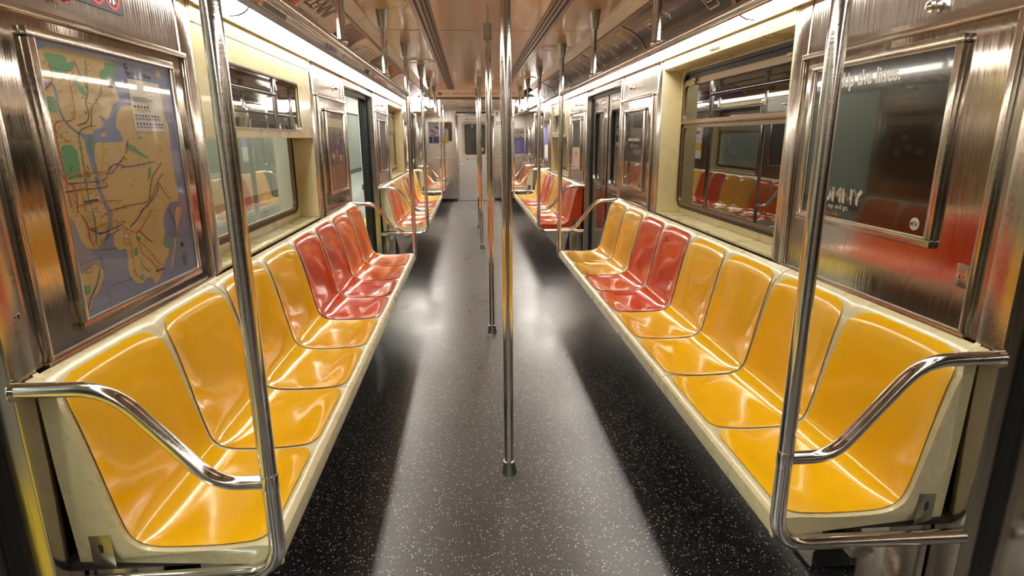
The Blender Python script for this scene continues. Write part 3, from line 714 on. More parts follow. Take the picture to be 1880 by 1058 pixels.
# ------------------------------------------------------------------ framed wall panels
def bar_frame(mb, X, y0, z0, y1, z1, w, d, x0, m=None, bev=.003):
    """rectangular frame of bars width w, standing d proud of x0 towards the aisle"""
    mb.box((X(x0), y0, z0), (X(x0-d), y1, z0+w), m, bev); mb.box((X(x0), y0, z1-w), (X(x0-d), y1, z1), m, bev)
    mb.box((X(x0), y0, z0+w), (X(x0-d), y0+w, z1-w), m, bev); mb.box((X(x0), y1-w, z0+w), (X(x0-d), y1, z1-w), m, bev)
def lockplate(X, y, z, t):
    m = MB(); m.box((X(W-.004), y-.018, z-.03), (X(W), y+.018, z+.03), 'steel_frame', .0015)
    m.lathe((X(W-.005), y, z), [(.008, -.003), (.008, .003)], 'chrome', 14, 'x'); m.box((X(W-.009), y-.0015, z-.006), (X(W-.006), y+.0015, z+.003), 'rubber')
    return m.build('lock_plate', None, t, 'small lock plate with keyhole')
def wall_panel(sx, y0, y1, label, inner=None, locks=(), mats='steel_polish'):
    X = lambda x: sx*x
    t = thing('wall_panel', (X(W), (y0+y1)/2, .85), label, 'panel', 'framed steel wall panels')
    p = MB(); p.box((X(W-.003), y0+.01, .865), (X(W), y1-.01, 1.625)); p.build('panel_sheet', mats, t)
    f_ = MB(); bar_frame(f_, X, y0, .856, y1, 1.642, .018, .014, W); f_.build('outer_frame', 'steel_frame', t)
    if inner:
        f_ = MB(); bar_frame(f_, X, *inner, .022, .016, W-.003); f_.build('inner_frame', 'steel_frame', t)
    for y, z in locks: lockplate(X, y, z, t)
    return t
MAP = (1.425, .905, 2.07, 1.60)
wall_panel(-1, 1.295, 2.185, 'steel wall panel framing the subway map on the near left', MAP, [(1.245, 1.0)])
POS = (1.448, 1.062, 2.10, 1.60)
wall_panel(1, 1.295, 2.185, 'polished steel wall panel framing the dark poster on the near right', POS, [(1.343, 1.013), (1.245, 1.483)])
wall_panel(-1, 3.955, 4.825, 'left steel panel with mirror-like inset beside the open doorway', (4.12, .98, 4.70, 1.56))
wall_panel(1, 3.965, 4.825, 'right steel panel with glass inset beside the closed door', (4.12, .98, 4.66, 1.56))
wall_panel(-1, 6.33, 7.22, 'left steel panel just past the open doorway', (6.5, 1.0, 7.05, 1.56), mats='steel_rib')
wall_panel(1, 6.33, 7.22, 'right steel panel just past the closed door', (6.5, 1.0, 7.05, 1.56))
wall_panel(-1, 9.03, 9.83, 'left steel panel at the far end of the second bench', (9.15, 1.0, 9.7, 1.56))
wall_panel(1, 9.03, 9.83, 'right steel panel at the far end of the second bench', (9.15, 1.0, 9.7, 1.56))
wall_panel(-1, 11.4, 12.4, 'farthest left steel wall panel', (11.6, 1.0, 12.2, 1.56)); wall_panel(1, 11.4, 12.4, 'farthest right steel wall panel', (11.6, 1.0, 12.2, 1.56))
def acrylic(sx, y0, z0, y1, z1, label):
    m = MB(); m.poly([(sx*(W-.0125), y0, z0), (sx*(W-.0125), y1, z0), (sx*(W-.0125), y1, z1), (sx*(W-.0125), y0, z1)])
    return tag(m.build('cover_sheet', 'acrylic'), label, 'cover')

# ------------------------------------------------------------------ the subway map
LAND=[[(1.416,1.566),(1.766,1.569),(1.731,1.523),(1.735,1.495),(1.753,1.467),(1.708,1.448),(1.7,1.433),(1.68,1.408),(1.64,1.423),(1.661,1.401),(1.654,1.391),(1.613,1.384),(1.62,1.388),(1.605,1.374),(1.559,1.373),(1.522,1.393),(1.502,1.414),(1.497,1.443),(1.498,1.468),(1.492,1.488),(1.479,1.488),(1.417,1.496)],[(1.461,1.479),(1.484,1.483),(1.489,1.467),(1.488,1.442),(1.491,1.422),(1.504,1.401),(1.52,1.385),(1.551,1.37),(1.566,1.361),(1.567,1.332),(1.575,1.297),(1.577,1.271),(1.58,1.244),(1.587,1.217),(1.595,1.193),(1.608,1.174),(1.599,1.174),(1.605,1.157),(1.592,1.131),(1.575,1.109),(1.548,1.088),(1.525,1.091),(1.499,1.099),(1.481,1.119),(1.476,1.14),(1.472,1.161),(1.453,1.2),(1.436,1.247),(1.437,1.271),(1.442,1.307),(1.44,1.34),(1.441,1.375),(1.441,1.404),(1.43,1.411),(1.427,1.451),(1.434,1.467)],[(1.762,1.453),(1.73,1.434),(1.714,1.409),(1.711,1.385),(1.714,1.393),(1.735,1.366),(1.736,1.354),(1.669,1.352),(1.617,1.354),(1.602,1.346),(1.593,1.309),(1.597,1.287),(1.595,1.256),(1.596,1.234),(1.607,1.21),(1.62,1.186),(1.63,1.17),(1.618,1.149),(1.619,1.124),(1.608,1.087),(1.627,1.067),(1.661,1.068),(1.664,1.05),(1.652,0.999),(1.677,0.965),(1.711,0.953),(1.741,0.968),(1.772,0.957),(1.773,0.938),(1.802,0.942),(1.831,0.965),(1.854,0.994),(1.885,1.011),(1.885,1.045),(1.874,1.084),(1.878,1.121),(1.911,1.154),(1.917,1.152),(1.933,1.167),(1.996,1.163),(1.992,1.228),(1.989,1.312),(1.997,1.393),(1.983,1.459),(1.991,1.504),(1.975,1.508),(1.82,1.458)],[(1.963,1.148),(2.006,1.143),(1.995,1.121),(1.971,1.097),(1.936,1.036),(1.89,0.964),(1.879,0.966),(1.915,1.02),(1.944,1.074)],[(1.514,1.055),(1.532,1.042),(1.548,1.026),(1.541,1.012),(1.511,0.981),(1.488,0.975),(1.473,0.951),(1.435,0.931),(1.43,0.931),(1.429,0.949),(1.425,0.975),(1.44,0.988),(1.439,1.013),(1.433,1.038),(1.446,1.043),(1.472,1.04)],[(1.651,1.379),(1.661,1.376),(1.659,1.368),(1.648,1.365),(1.638,1.368),(1.638,1.376)],[(1.97,1.565),(1.993,1.566),(1.997,1.551),(1.977,1.541),(1.963,1.55)],[(1.774,1.522),(1.786,1.518),(1.776,1.498),(1.767,1.504)]]
PARK=[[(1.471,1.553),(1.556,1.554),(1.551,1.535),(1.566,1.543),(1.58,1.542),(1.575,1.525),(1.545,1.517),(1.538,1.515),(1.494,1.508),(1.488,1.529)],[(1.7,1.557),(1.761,1.56),(1.749,1.534),(1.725,1.517),(1.684,1.504),(1.671,1.528),(1.708,1.544)],[(1.472,1.348),(1.531,1.347),(1.53,1.282),(1.52,1.266),(1.469,1.267),(1.47,1.302)],[(1.455,1.457),(1.488,1.455),(1.494,1.422),(1.453,1.42)],[(1.523,1.507),(1.539,1.506),(1.536,1.496),(1.521,1.496)],[(1.569,1.507),(1.599,1.488),(1.611,1.467),(1.599,1.462),(1.582,1.478),(1.564,1.49)],[(1.43,1.47),(1.442,1.473),(1.43,1.451),(1.427,1.411),(1.433,1.381),(1.421,1.381),(1.416,1.415)],[(1.738,1.349),(1.781,1.344),(1.803,1.327),(1.859,1.305),(1.83,1.306),(1.747,1.335)],[(1.841,1.28),(1.856,1.28),(1.847,1.249),(1.822,1.243)],[(1.799,1.361),(1.83,1.371),(1.838,1.366),(1.818,1.36)],[(1.589,1.37),(1.603,1.37),(1.596,1.344),(1.579,1.323),(1.582,1.344)],[(1.717,1.095),(1.739,1.088),(1.734,1.071),(1.718,1.078)],[(1.701,1.062),(1.718,1.057),(1.712,1.037),(1.691,1.041)],[(1.707,0.983),(1.728,0.978),(1.723,0.961),(1.7,0.967)],[(1.878,1.084),(1.886,1.049),(1.904,1.022),(1.852,1.036)],[(1.454,1.012),(1.487,1.006),(1.478,0.984),(1.443,0.99)],[(1.54,1.142),(1.55,1.14),(1.547,1.133),(1.537,1.136)],[(1.667,1.144),(1.675,1.142),(1.673,1.136),(1.665,1.138)]]
ROUTE=[('orange',[(1.573,1.518),(1.551,1.501),(1.551,1.48),(1.551,1.446),(1.546,1.415),(1.525,1.404),(1.478,1.401),(1.467,1.382),(1.507,1.353)]),('brown',[(1.582,1.549),(1.594,1.518),(1.614,1.489),(1.611,1.467),(1.598,1.449),(1.603,1.426),(1.589,1.404),(1.55,1.394)]),('green',[(1.626,1.554),(1.621,1.519),(1.617,1.485)]),('green',[(1.68,1.518),(1.669,1.48),(1.642,1.456),(1.617,1.436),(1.605,1.395),(1.6,1.394),(1.555,1.38),(1.547,1.355),(1.545,1.281),(1.54,1.217),(1.551,1.181)]),('red',[(1.488,1.527),(1.491,1.508),(1.485,1.487),(1.448,1.464),(1.436,1.443),(1.444,1.42),(1.45,1.4),(1.454,1.33),(1.457,1.286),(1.469,1.265),(1.469,1.224),(1.472,1.203)]),('red',[(1.482,1.401),(1.47,1.393),(1.466,1.357),(1.468,1.294),(1.474,1.261),(1.491,1.255)]),('purple',[(1.474,1.261),(1.492,1.258),(1.614,1.257),(1.639,1.278),(1.672,1.295),(1.696,1.293),(1.732,1.286),(1.876,1.294)]),('purple',[(1.63,1.272),(1.658,1.275),(1.693,1.296),(1.735,1.323),(1.759,1.361)]),('orange',[(1.482,1.276),(1.538,1.279),(1.627,1.277)]),('yellow',[(1.495,1.267),(1.536,1.271),(1.592,1.27)]),('brown',[(1.453,1.234),(1.461,1.24),(1.526,1.24),(1.616,1.239),(1.621,1.25)]),('red',[(1.491,1.255),(1.497,1.232),(1.491,1.188)]),('orange',[(1.517,1.253),(1.52,1.219),(1.517,1.185)]),('orange',[(1.488,1.201),(1.569,1.205),(1.684,1.198)]),('yellow',[(1.639,1.352),(1.629,1.308),(1.602,1.256)]),('brown',[(1.617,1.177),(1.7,1.181),(1.817,1.184),(1.878,1.236),(1.916,1.255)]),('brown',[(1.817,1.184),(1.852,1.249),(1.908,1.282),(1.922,1.292)]),('blue',[(1.765,1.157),(1.856,1.196),(1.883,1.233)]),('yellow',[(1.907,1.314),(1.931,1.34)]),('brown',[(1.887,1.231),(1.901,1.208),(1.936,1.177)]),('orange',[(1.521,1.142),(1.602,1.148),(1.639,1.145),(1.671,1.122),(1.687,1.116),(1.725,1.102),(1.777,1.127),(1.826,1.156)]),('yellow',[(1.531,1.146),(1.6,1.139)]),('orange',[(1.571,1.163),(1.627,1.177),(1.694,1.177)]),('orange',[(1.676,1.118),(1.685,1.09),(1.686,1.053),(1.687,1.036),(1.683,1.005),(1.693,0.976)]),('brown',[(1.732,1.106),(1.797,1.06)]),('orange',[(1.724,1.077),(1.732,1.044),(1.784,0.998),(1.807,0.959)]),('orange',[(1.734,1.071),(1.786,1.026),(1.822,0.986)]),('green',[(1.72,1.025),(1.726,1.003),(1.758,0.978)]),('blue',[(1.521,1.142),(1.559,1.125),(1.596,1.127),(1.646,1.132)]),('purple',[(1.558,1.102),(1.597,1.114),(1.643,1.123)]),('blue',[(1.695,1.122),(1.743,1.142),(1.776,1.166)]),('red',[(1.5,1.18),(1.515,1.155),(1.517,1.115),(1.527,1.099)]),('green',[(1.546,1.195),(1.547,1.15),(1.536,1.097)]),('yellow',[(1.52,1.109),(1.548,1.088)]),('yellow',[(1.548,1.088),(1.57,1.109)]),('blue',[(1.923,1.145),(1.944,1.1),(1.947,1.073),(1.933,1.052)]),('orange',[(1.66,1.121),(1.656,1.092),(1.658,1.078)]),('blue',[(1.53,1.036),(1.512,1.006),(1.475,0.973),(1.433,0.939)])]
MLINE=[[(1.425,1.064),(1.546,1.064),(1.551,0.925)],[(1.558,0.984),(1.67,0.981)],[(1.547,1.083),(1.629,1.075)]]
t = thing('subway_map', (-W, 1.75, .92), 'city subway map on tan land and lavender-blue water in the near left frame', 'map')
def onwall(sx, x, y0, z0):
    return lambda u, v, *_: (sx*x, y0-sx*u, z0+v)
XM = 1.0900
s = MB(); s.box((-XM-.004, 1.446, .926), (-XM, 2.050, 1.580)); s.build('sheet', 'water', t, 'lavender-blue water sheet')
def tri_poly(mb, pts, x):
    r = delaunay_2d_cdt([Vector(p) for p in pts], [], [list(range(len(pts)))], 1, 1e-6)
    mb.add([(x, v.x, v.y) for v in r[0]], [list(f) for f in r[2]])
def clampm(p): return (min(max(p[0], 1.448), 2.048), min(max(p[1], .928), 1.578))
def smooth_loop(P):
    out = []
    n = len(P)
    for i in range(n):
        a, b = P[i], P[(i+1) % n]
        out += [clampm((.78*a[0]+.22*b[0], .78*a[1]+.22*b[1])), clampm((.22*a[0]+.78*b[0], .22*a[1]+.78*b[1]))]
    return out
l = MB(); l.flat = True
for P in LAND: tri_poly(l, smooth_loop(P), -XM+.0004)
l.build('land_areas', 'land', t, 'tan land shapes')
l = MB(); l.flat = True
for P in PARK: tri_poly(l, smooth_loop(P), -XM+.0007)
l.build('park_areas', 'park', t, 'green park shapes')
rc = random.Random(11)
RM = {'red': 'pr_red', 'orange': 'pr_orange', 'green': 'pr_green', 'yellow': 'pr_yellow', 'purple': 'purple', 'brown': 'pr_brown', 'blue': 'navy'}
l = MB(); l.flat = True; k = MB(); k.flat = True
def mapplace(x): return lambda u, v, *_: (-x, u, v)
for n, (cname, P) in enumerate(ROUTE):
    P = [clampm(p) for p in P]; Q = [P[0]]
    for i in range(len(P)-1):
        a, b = P[i], P[i+1]; p0 = P[i-1] if i else a; p3 = P[i+2] if i+2 < len(P) else b
        for q in range(1, 7):
            tt = q/6; Q.append(tuple(.5*((2*a[j])+(-p0[j]+b[j])*tt+(2*p0[j]-5*a[j]+4*b[j]-p3[j])*tt*tt+(-p0[j]+3*a[j]-3*b[j]+p3[j])*tt**3) for j in (0, 1)))
    strip(l, Q, .0032, mapplace(XM-.0009-.00003*n), RM[cname])
    # station name ticks
    acc = 0; side = 1
    for a, b in zip(Q[:-1], Q[1:]):
        acc += math.dist(a, b)
        if acc > .013:
            acc = 0; side = -side if rc.random() < .3 else side; an = math.radians(rc.choice([0, 0, 35, 35, -35])); L_ = rc.uniform(.008, .018)
            c0 = (b[0]+side*.003, b[1]+.001*side); c1 = (c0[0]+side*L_*math.cos(an), c0[1]+side*L_*math.sin(an))
            if 1.45 < min(c0[0], c1[0]) and max(c0[0], c1[0]) < 2.046 and .93 < min(c0[1], c1[1]) and max(c0[1], c1[1]) < 1.576: strip(k, [c0, c1], .0011, mapplace(XM-.0024))
for q in range(200):
    P = rc.choice(LAND[:3]); ys = [p[0] for p in P]; zs = [p[1] for p in P]; y = rc.uniform(min(ys)+.03, max(ys)-.03); z = rc.uniform(min(zs)+.03, max(zs)-.03)
    ins = False
    for (ya, za), (yb, zb) in zip(P, P[1:]+P[:1]):
        if (za > z) != (zb > z) and y < (yb-ya)*(z-za)/(zb-za)+ya: ins = not ins
    if not ins: continue
    L_ = rc.uniform(.006, .016); an = math.radians(rc.choice([0, 0, 35, 35, 40])); strip(k, [clampm((y, z)), clampm((y+L_*math.cos(an), z+L_*math.sin(an)))], .0011, mapplace(XM-.0022))
l.build('route_lines', None, t, 'coloured subway route lines'); k.build('station_names', 'grey', t)
k = MB(); k.flat = True
for P in MLINE: strip(k, [clampm(p) for p in P], .0012, mapplace(XM-.0010), 'grey')
k.poly([(-XM+.0011, 1.802, 1.384), (-XM+.0011, 1.972, 1.384), (-XM+.0011, 1.975, 1.526), (-XM+.0011, 1.802, 1.526)], 'white')
k.poly([(-XM+.0016, 1.81, 1.502), (-XM+.0016, 1.838, 1.502), (-XM+.0016, 1.838, 1.52), (-XM+.0016, 1.81, 1.52)], 'grille')
P = mapplace(XM-.0018)
strip(k, [(1.90, 1.51), (1.92, 1.49)], .003, P, 'pr_red'); strip(k, [(1.905, 1.487), (1.925, 1.487)], .0015, P, 'ink')
for r in range(3):
    strip(k, [(1.812, 1.477-.005*r), (1.89+.03*(r % 2), 1.477-.005*r)], .0016, P, 'ink')
for row, (z, n) in enumerate(((1.452, 5), (1.427, 8), (1.404, 9))):
    for q in range(n):
        y = 1.815+q*.0175; strip(k, [(y, z), (y+.006, z)], .006, P, ('navy', 'ink', 'pr_brown')[(q+row) % 3]); strip(k, [(y-.001, z-.009), (y+.011, z-.009)], .004, P, 'pr_blue' if row else 'pr_yellow')
k.build('legend_box', None, t, 'white legend box')
k = MB(); k.flat = True
put_text(k, 'New York City Subway', .017, onwall(-1, XM-.0012, 1.800, 1.536), 'ink', .012, .133); strip(k, [(1.80, 1.530), (1.89, 1.530)], .002, P, 'grey')
k.lathe((-XM+.0012, 1.808, 1.560), [(.008, -.0002), (.008, .0002)], 'navy', 20, 'x')
put_text(k, 'MTA', .008, onwall(-1, XM-.0018, 1.8015, 1.557), 'white', .02)
for y, z, w_ in ((1.52, 1.21, .055), (1.705, 1.497, .02), (1.79, .972, .05)): strip(k, [(y, z), (y+w_, z)], .005, P, 'navy')
for q in range(5): strip(k, [(1.963+.005*q, .955), (1.963+.005*q, .99)], .0016, P, 'ink')
k.lathe((-XM+.0012, 1.972, 1.022), [(.008, -.0002), (.008, .0002)], 'ink', 16, 'x')
put_text(k, 'STATEN', .009, onwall(-1, XM-.0018, 1.475, 1.045), 'purple'); put_text(k, 'ISLAND', .009, onwall(-1, XM-.0018, 1.475, 1.035), 'purple')
put_text(k, 'MANHATTAN', .008, onwall(-1, XM-.0018, 1.515, 1.27), 'navy')
k.poly([(-XM+.0017, 1.725, 1.305), (-XM+.0017, 1.745, 1.305), (-XM+.0017, 1.745, 1.322), (-XM+.0017, 1.725, 1.322)], 'pr_yellow')
k.poly([(-XM+.0017, 1.60, 1.115), (-XM+.0017, 1.622, 1.115), (-XM+.0017, 1.622, 1.130), (-XM+.0017, 1.60, 1.130)], 'pr_yellow')
k.build('title_lettering', None, t)
c = acrylic(-1, 1.446, .926, 2.050, 1.580, 'clear glossy cover sheet over the subway map')
# white bottom margin
m_ = MB(); m_.box((-XM+.0003, 1.447, .9265), (-XM+.0006, 2.049, .930)); m_.build('white_margin', 'white', t, 'white bottom margin')

# ------------------------------------------------------------------ the dark fare poster
t = thing('fare_poster', (W, 1.77, 1.08), 'black poster reading Skip the lines. and OMNY in the near right frame', 'poster')
XP = 1.0880
s = MB(); s.box((XP, 1.466, 1.080), (XP+.004, 2.082, 1.582)); s.build('sheet', 'pblack', t)
k = MB(); k.flat = True; P = onwall(1, XP-.0006, 0, 0)
for a, b in (((-2.076, 1.088), (-1.474, 1.088)), ((-1.474, 1.088), (-1.474, 1.576)), ((-1.474, 1.576), (-2.076, 1.576)), ((-2.076, 1.576), (-2.076, 1.088))): strip(k, [a, b], .006, P)
k.build('border', 'bone', t, 'cream border line')
k = MB(); k.flat = True
put_text(k, 'Skip the lines.', .062, onwall(1, XP-.0008, 1.950, 1.512), 'white', .028, .292)
put_text(k, 'OMNY', .068, onwall(1, XP-.0008, 1.968, 1.145), 'white', .0, .215); put_text(k, 'OMNY', .068, onwall(1, XP-.0008, 1.962, 1.141), 'bone', .0, .215)
put_text(k, 'Just tap and go.', .022, onwall(1, XP-.0008, 1.962, 1.122), 'white', .01, .155)
put_text(k, 'omny.info', .019, onwall(1, XP-.0008, 1.962, 1.098), 'pr_orange', .01, .11)
k.build('lettering', None, t)
k = MB(); k.flat = True; k.lathe((XP-.0008, 1.516, 1.120), [(.0175, -.0003), (.0175, .0003)], 'white', 28, 'x')
put_text(k, 'MTA', .016, onwall(1, XP-.0014, 1.531, 1.1145), 'ink', .03, .028); k.build('logo', None, t, 'round white logo with black letters')
acrylic(1, 1.466, 1.080, 2.082, 1.582, 'clear glossy cover sheet over the dark poster')
# posters in farther panels, and one sheet with painted reflections
def flat_poster(sx, y0, z0, y1, z1, label, base, items=(), name='poster', cat='poster'):
    t = thing(name, (sx*W, (y0+y1)/2, z0), label, cat); m = MB(); m.box((sx*(W-.005), y0, z0), (sx*(W-.009), y1, z1)); m.build('sheet', base, t)
    if items:
        k = MB(); k.flat = True
        for n, (a, b, c_, d, mm) in enumerate(items):
            x = sx*(W-.0095-.0003*n); k.poly([(x, a, b), (x, c_, b), (x, c_, d), (x, a, d)], mm)
        k.build('picture', None, t)
    return t
flat_poster(-1, 4.145, 1.0, 4.675, 1.535, 'bronze sheet with painted reflections in the left panel beside the open doorway', 'pr_brown', [(4.16, 1.44, 4.66, 1.50, 'land'), (4.2, 1.18, 4.62, 1.40, 'maroon'), (4.25, 1.22, 4.32, 1.26, 'land'), (4.38, 1.24, 4.44, 1.29, 'pr_orange'), (4.5, 1.2, 4.55, 1.25, 'land'), (4.44, 1.32, 4.49, 1.36, 'land'), (4.3, 1.31, 4.34, 1.35, 'pr_brown')])  # brown base, pale band and patches imitate reflections in a steel inset
acrylic(-1, 4.145, 1.0, 4.675, 1.535, 'clear cover over the bronze sheet with painted reflections')
flat_poster(1, 4.145, 1.0, 4.635, 1.535, 'dark glossy poster in the right panel beside the closed door', 'pblack', [(4.25, 1.33, 4.55, 1.35, 'pink'), (4.25, 1.28, 4.5, 1.31, 'grey')])
acrylic(1, 4.145, 1.0, 4.635, 1.535, 'clear cover over the dark glossy poster')
flat_poster(1, 6.52, 1.02, 7.03, 1.54, 'half black half pale pink poster past the closed door', 'pblack', [(6.53, 1.03, 7.02, 1.25, 'pink'), (6.6, 1.08, 6.95, 1.09, 'white'), (6.6, 1.05, 6.95, 1.058, 'white'), (6.75, 1.16, 6.82, 1.2, 'pr_red')])
flat_poster(-1, 6.52, 1.02, 7.03, 1.54, 'grey reflective poster past the open doorway', 'grey')
flat_poster(1, 9.17, 1.02, 9.68, 1.54, 'pale lavender poster at the end of the second right bench', 'pr_blue', [(9.2, 1.05, 9.65, 1.25, 'white')])
flat_poster(-1, 9.17, 1.02, 9.68, 1.54, 'white and yellow poster at the end of the second left bench', 'white', [(9.17, 1.15, 9.68, 1.27, 'pr_yellow'), (9.2, 1.3, 9.6, 1.5, 'pr_sky'), (9.3, 1.4, 9.5, 1.45, 'pr_red')])
flat_poster(-1, 11.62, 1.02, 12.18, 1.54, 'white and violet poster on the farthest left wall panel', 'white', [(11.62, 1.12, 12.18, 1.27, 'purple')])

# knobs over the panels, sticker, label plates
def knob(sx, y, z, label, m='chrome'):
    t = thing('service_knob', (sx*W, y, z), label, 'knob', 'round knobs above the wall panels')
    k = MB(); k.lathe((sx*W, y, z), [(.020, 0), (.020, -sx*.003)], None, 20, 'x'); k.build('flange', 'steel_frame', t)
    k = MB(); k.lathe((sx*W, y, z), [(.008, -sx*.002), (.008, -sx*.010), (.014, -sx*.014), (.0155, -sx*.020), (.012, -sx*.027), (.005, -sx*.030)], None, 20, 'x'); k.build('knob_head', m, t)
knob(-1, 1.575, 1.69, 'small red-capped round knob above the subway map', 'red_knob'); knob(1, 1.575, 1.685, 'chrome round knob above the dark poster')
knob(-1, 4.5, 1.715, 'small chrome knob above the left panel beside the open doorway'); knob(1, 4.5, 1.715, 'small chrome knob above the right panel beside the closed door')
knob(-1, 6.8, 1.715, 'distant chrome knob above the left panel past the doorway'); knob(1, 6.8, 1.715, 'distant chrome knob above the right panel past the door')
t = thing('warning_sticker', (-W, 1.74, 1.695), 'black sticker with red prohibition rings above the subway map', 'sticker')
k = MB(); k.box((-W+.001, 1.62, 1.697), (-W+.002, 1.852, 1.79)); k.build('backing', 'ink', t)
k = MB(); k.flat = True
for q in range(3):
    yc, zc = 1.665+q*.072, 1.738; ring_o = [(yc+.031*math.cos(a*PI/12), zc+.031*math.sin(a*PI/12)) for a in range(25)]
    strip(k, ring_o, .006, mapplace(W-.0026), 'pr_red'); strip(k, [(yc-.02, zc+.02), (yc+.02, zc-.02)], .005, mapplace(W-.0030), 'pr_red')
    strip(k, [(yc-.012, zc-.016), (yc-.012, zc+.014)], .006, mapplace(W-.0028), 'white'); strip(k, [(yc+.004, zc-.016), (yc+.004, zc+.012)], .009, mapplace(W-.0028), 'white'); strip(k, [(yc-.014, zc+.012), (yc+.014, zc+.012)], .007, mapplace(W-.0028), 'white')
k.build('prohibition_symbols', None, t, 'red rings with white figures')
t = thing('label_plate', (1.093, 3.01, 1.785), 'small grey printed label plate above the nearest right window', 'label')
k = MB(); k.box((1.0905, 2.955, 1.776), (1.093, 3.065, 1.806)); k.build('plate', 'steel_frame', t)
k = MB(); k.flat = True
for q in range(3): strip(k, [(2.965, 1.782+.008*q), (3.055, 1.782+.008*q)], .0035, lambda u, v, *_: (1.0898, u, v), 'ink')
k.build('small_lettering', None, t)

# ------------------------------------------------------------------ line map sign across the ceiling
t = thing('line_map_sign', (0, 9.18, 1.96), 'white line map strip with red circle 1 across the ceiling', 'sign')
k = MB(); k.add([(x, y, z) for x in (-.66, .66) for y, z in ((9.06, 2.059), (9.165, 1.957), (9.2, 1.957), (9.2, 2.059))], [(0, 1, 5, 4), (1, 2, 6, 5), (2, 3, 7, 6), (3, 0, 4, 7), (0, 3, 2, 1), (4, 5, 6, 7)]); k.build('board', 'white', t, 'pale sign board')
k = MB(); k.flat = True; PF = lambda u, v, *_: (u, 9.165-(v-1.957)*1.0294-.0022, v-.0015); PG = lambda u, v, *_: (u, 9.165-(v-1.957)*1.0294-.0036, v-.0025)
strip(k, [(-.36, 2.0), (.60, 2.0)], .006, PF, 'pr_red'); strip(k, [(-.49, 2.003), (-.42, 2.003)], .004, PF, 'grey')
for q in range(24): strip(k, [(-.34+q*.039, 2.006), (-.325+q*.039, 2.024+.006*(q % 3))], .0028, PF, 'grey')
k.poly([PG(-.545+.031*math.cos(a*PI/13), 2.002+.022*math.sin(a*PI/13)) for a in range(26)], 'pr_red'); put_text(k, '1', .04, lambda u, v, *_: (lambda q: (q[0], q[1]-.001, q[2]-.001))(PG(-.556+u, 1.988+v)), 'white', .03)
k.build('line_drawing', None, t, 'red route line with red circle')
b = MB(); b.box((-.72, 9.175, 1.925), (.72, 9.26, 1.955), 'bronze', .003); struct(b.build('trim_7'))

# ------------------------------------------------------------------ end wall with storm door
e = MB()
e.box((-1.34, END, 0), (-.365, END+.08, 2.25), 'steel_end'); e.box((.365, END, 0), (1.34, END+.08, 2.25), 'steel_end'); e.box((-.365, END, 1.84), (.365, END+.08, 2.25), 'steel_end')
e.box((-.40, END-.03, 1.89), (.40, END, 1.915), 'rubber'); e.box((-.37, END-.015, 1.845), (.37, END, 1.875), 'steel_frame', .003)
e.box((-1.09, END-.012, .94), (-.42, END, .955), 'steel_frame', .002); e.box((.42, END-.012, .94), (1.09, END, .955), 'steel_frame', .002)
e.box((-.42, END-.02, 0), (-.37, END, 1.84), 'steel_frame', .004); e.box((.37, END-.02, 0), (.42, END, 1.84), 'steel_frame', .004)
e.box((-1.09, END-.01, 0), (-.42, END, .05), 'black'); e.box((.42, END-.01, 0), (1.09, END, .05), 'black')
struct(e.build('wall_front'))
r = sempty('door_9', (0, END, 0)); n = 6
inn = rrect(-.235, 1.0, .235, 1.665, .05, n); o2 = [(.365 if u > 0 else -.365, 1.84 if v > 1.33 else .9) for u, v in inn]
d = MB(); PD = lambda u, v, s: (u, END+.01+s, v); d.ring(o2, inn, PD, .04); d.box((-.365, END+.01, .01), (.365, END+.05, .9)); leaf = d.build('door_leaf', 'steel_door', r)
d = MB(); d.ring(rrect(-.285, .95, .285, 1.715, .085, n), rrect(-.225, 1.01, .225, 1.655, .045, n), lambda u, v, s: (u, END-.002+s, v), .014); d.build('window_trim', 'grille', leaf, 'pale rounded window trim')
d = MB(); d.ring(rrect(-.226, 1.009, .226, 1.656, .046, n), rrect(-.21, 1.025, .21, 1.64, .04, n), lambda u, v, s: (u, END+.004+s, v), .02); d.build('gasket', 'rubber', leaf)
d = MB(); d.poly([(-.23, END+.03, 1.0), (.23, END+.03, 1.0), (.23, END+.03, 1.66), (-.23, END+.03, 1.66)]); d.build('pane', 'glass', leaf)
d = MB()
for z in (1.755, .915):
    for q in range(2): d.box((-.2+q*.035, END+.006, z-.012), (-.175+q*.035, END+.0095, z+.012), 'ink')
    d.box((-.12, END+.007, z-.006), (.08, END+.0095, z+.006), 'steel_frame')
d.build('notice_strip', None, leaf, 'tiny notices above and below the door window')
d = MB(); d.lathe((-.30, END+.0, .80), [(.016, .01), (.016, -.004)], None, 16, 'y'); d.box((-.31, END-.02, .793), (-.24, END-.008, .807), None, .003); d.build('door_handle', 'chrome', leaf)
d = MB(); d.lathe((.16, END+.02, 1.12), [(.05, -.001), (.05, .001)], 'pr_red', 24, 'y'); d.box((.135, END+.018, 1.09), (.175, END+.0185, 1.15), 'white'); d.build('red_sticker', None, leaf, 'round red and white sticker on the door glass')
def end_poster(x0, z0, x1, z1, label, base, items):
    t = thing('poster', ((x0+x1)/2, END, z0), label, 'poster'); m = MB(); m.box((x0, END-.006, z0), (x1, END-.002, z1)); m.build('sheet', base, t)
    k = MB(); k.flat = True
    for n_, (a, b, c_, d_, mm) in enumerate(items): y = END-.0065-.0003*n_; k.poly([(a, y, b), (c_, y, b), (c_, y, d_), (a, y, d_)], mm)
    k.build('picture', None, t); return t
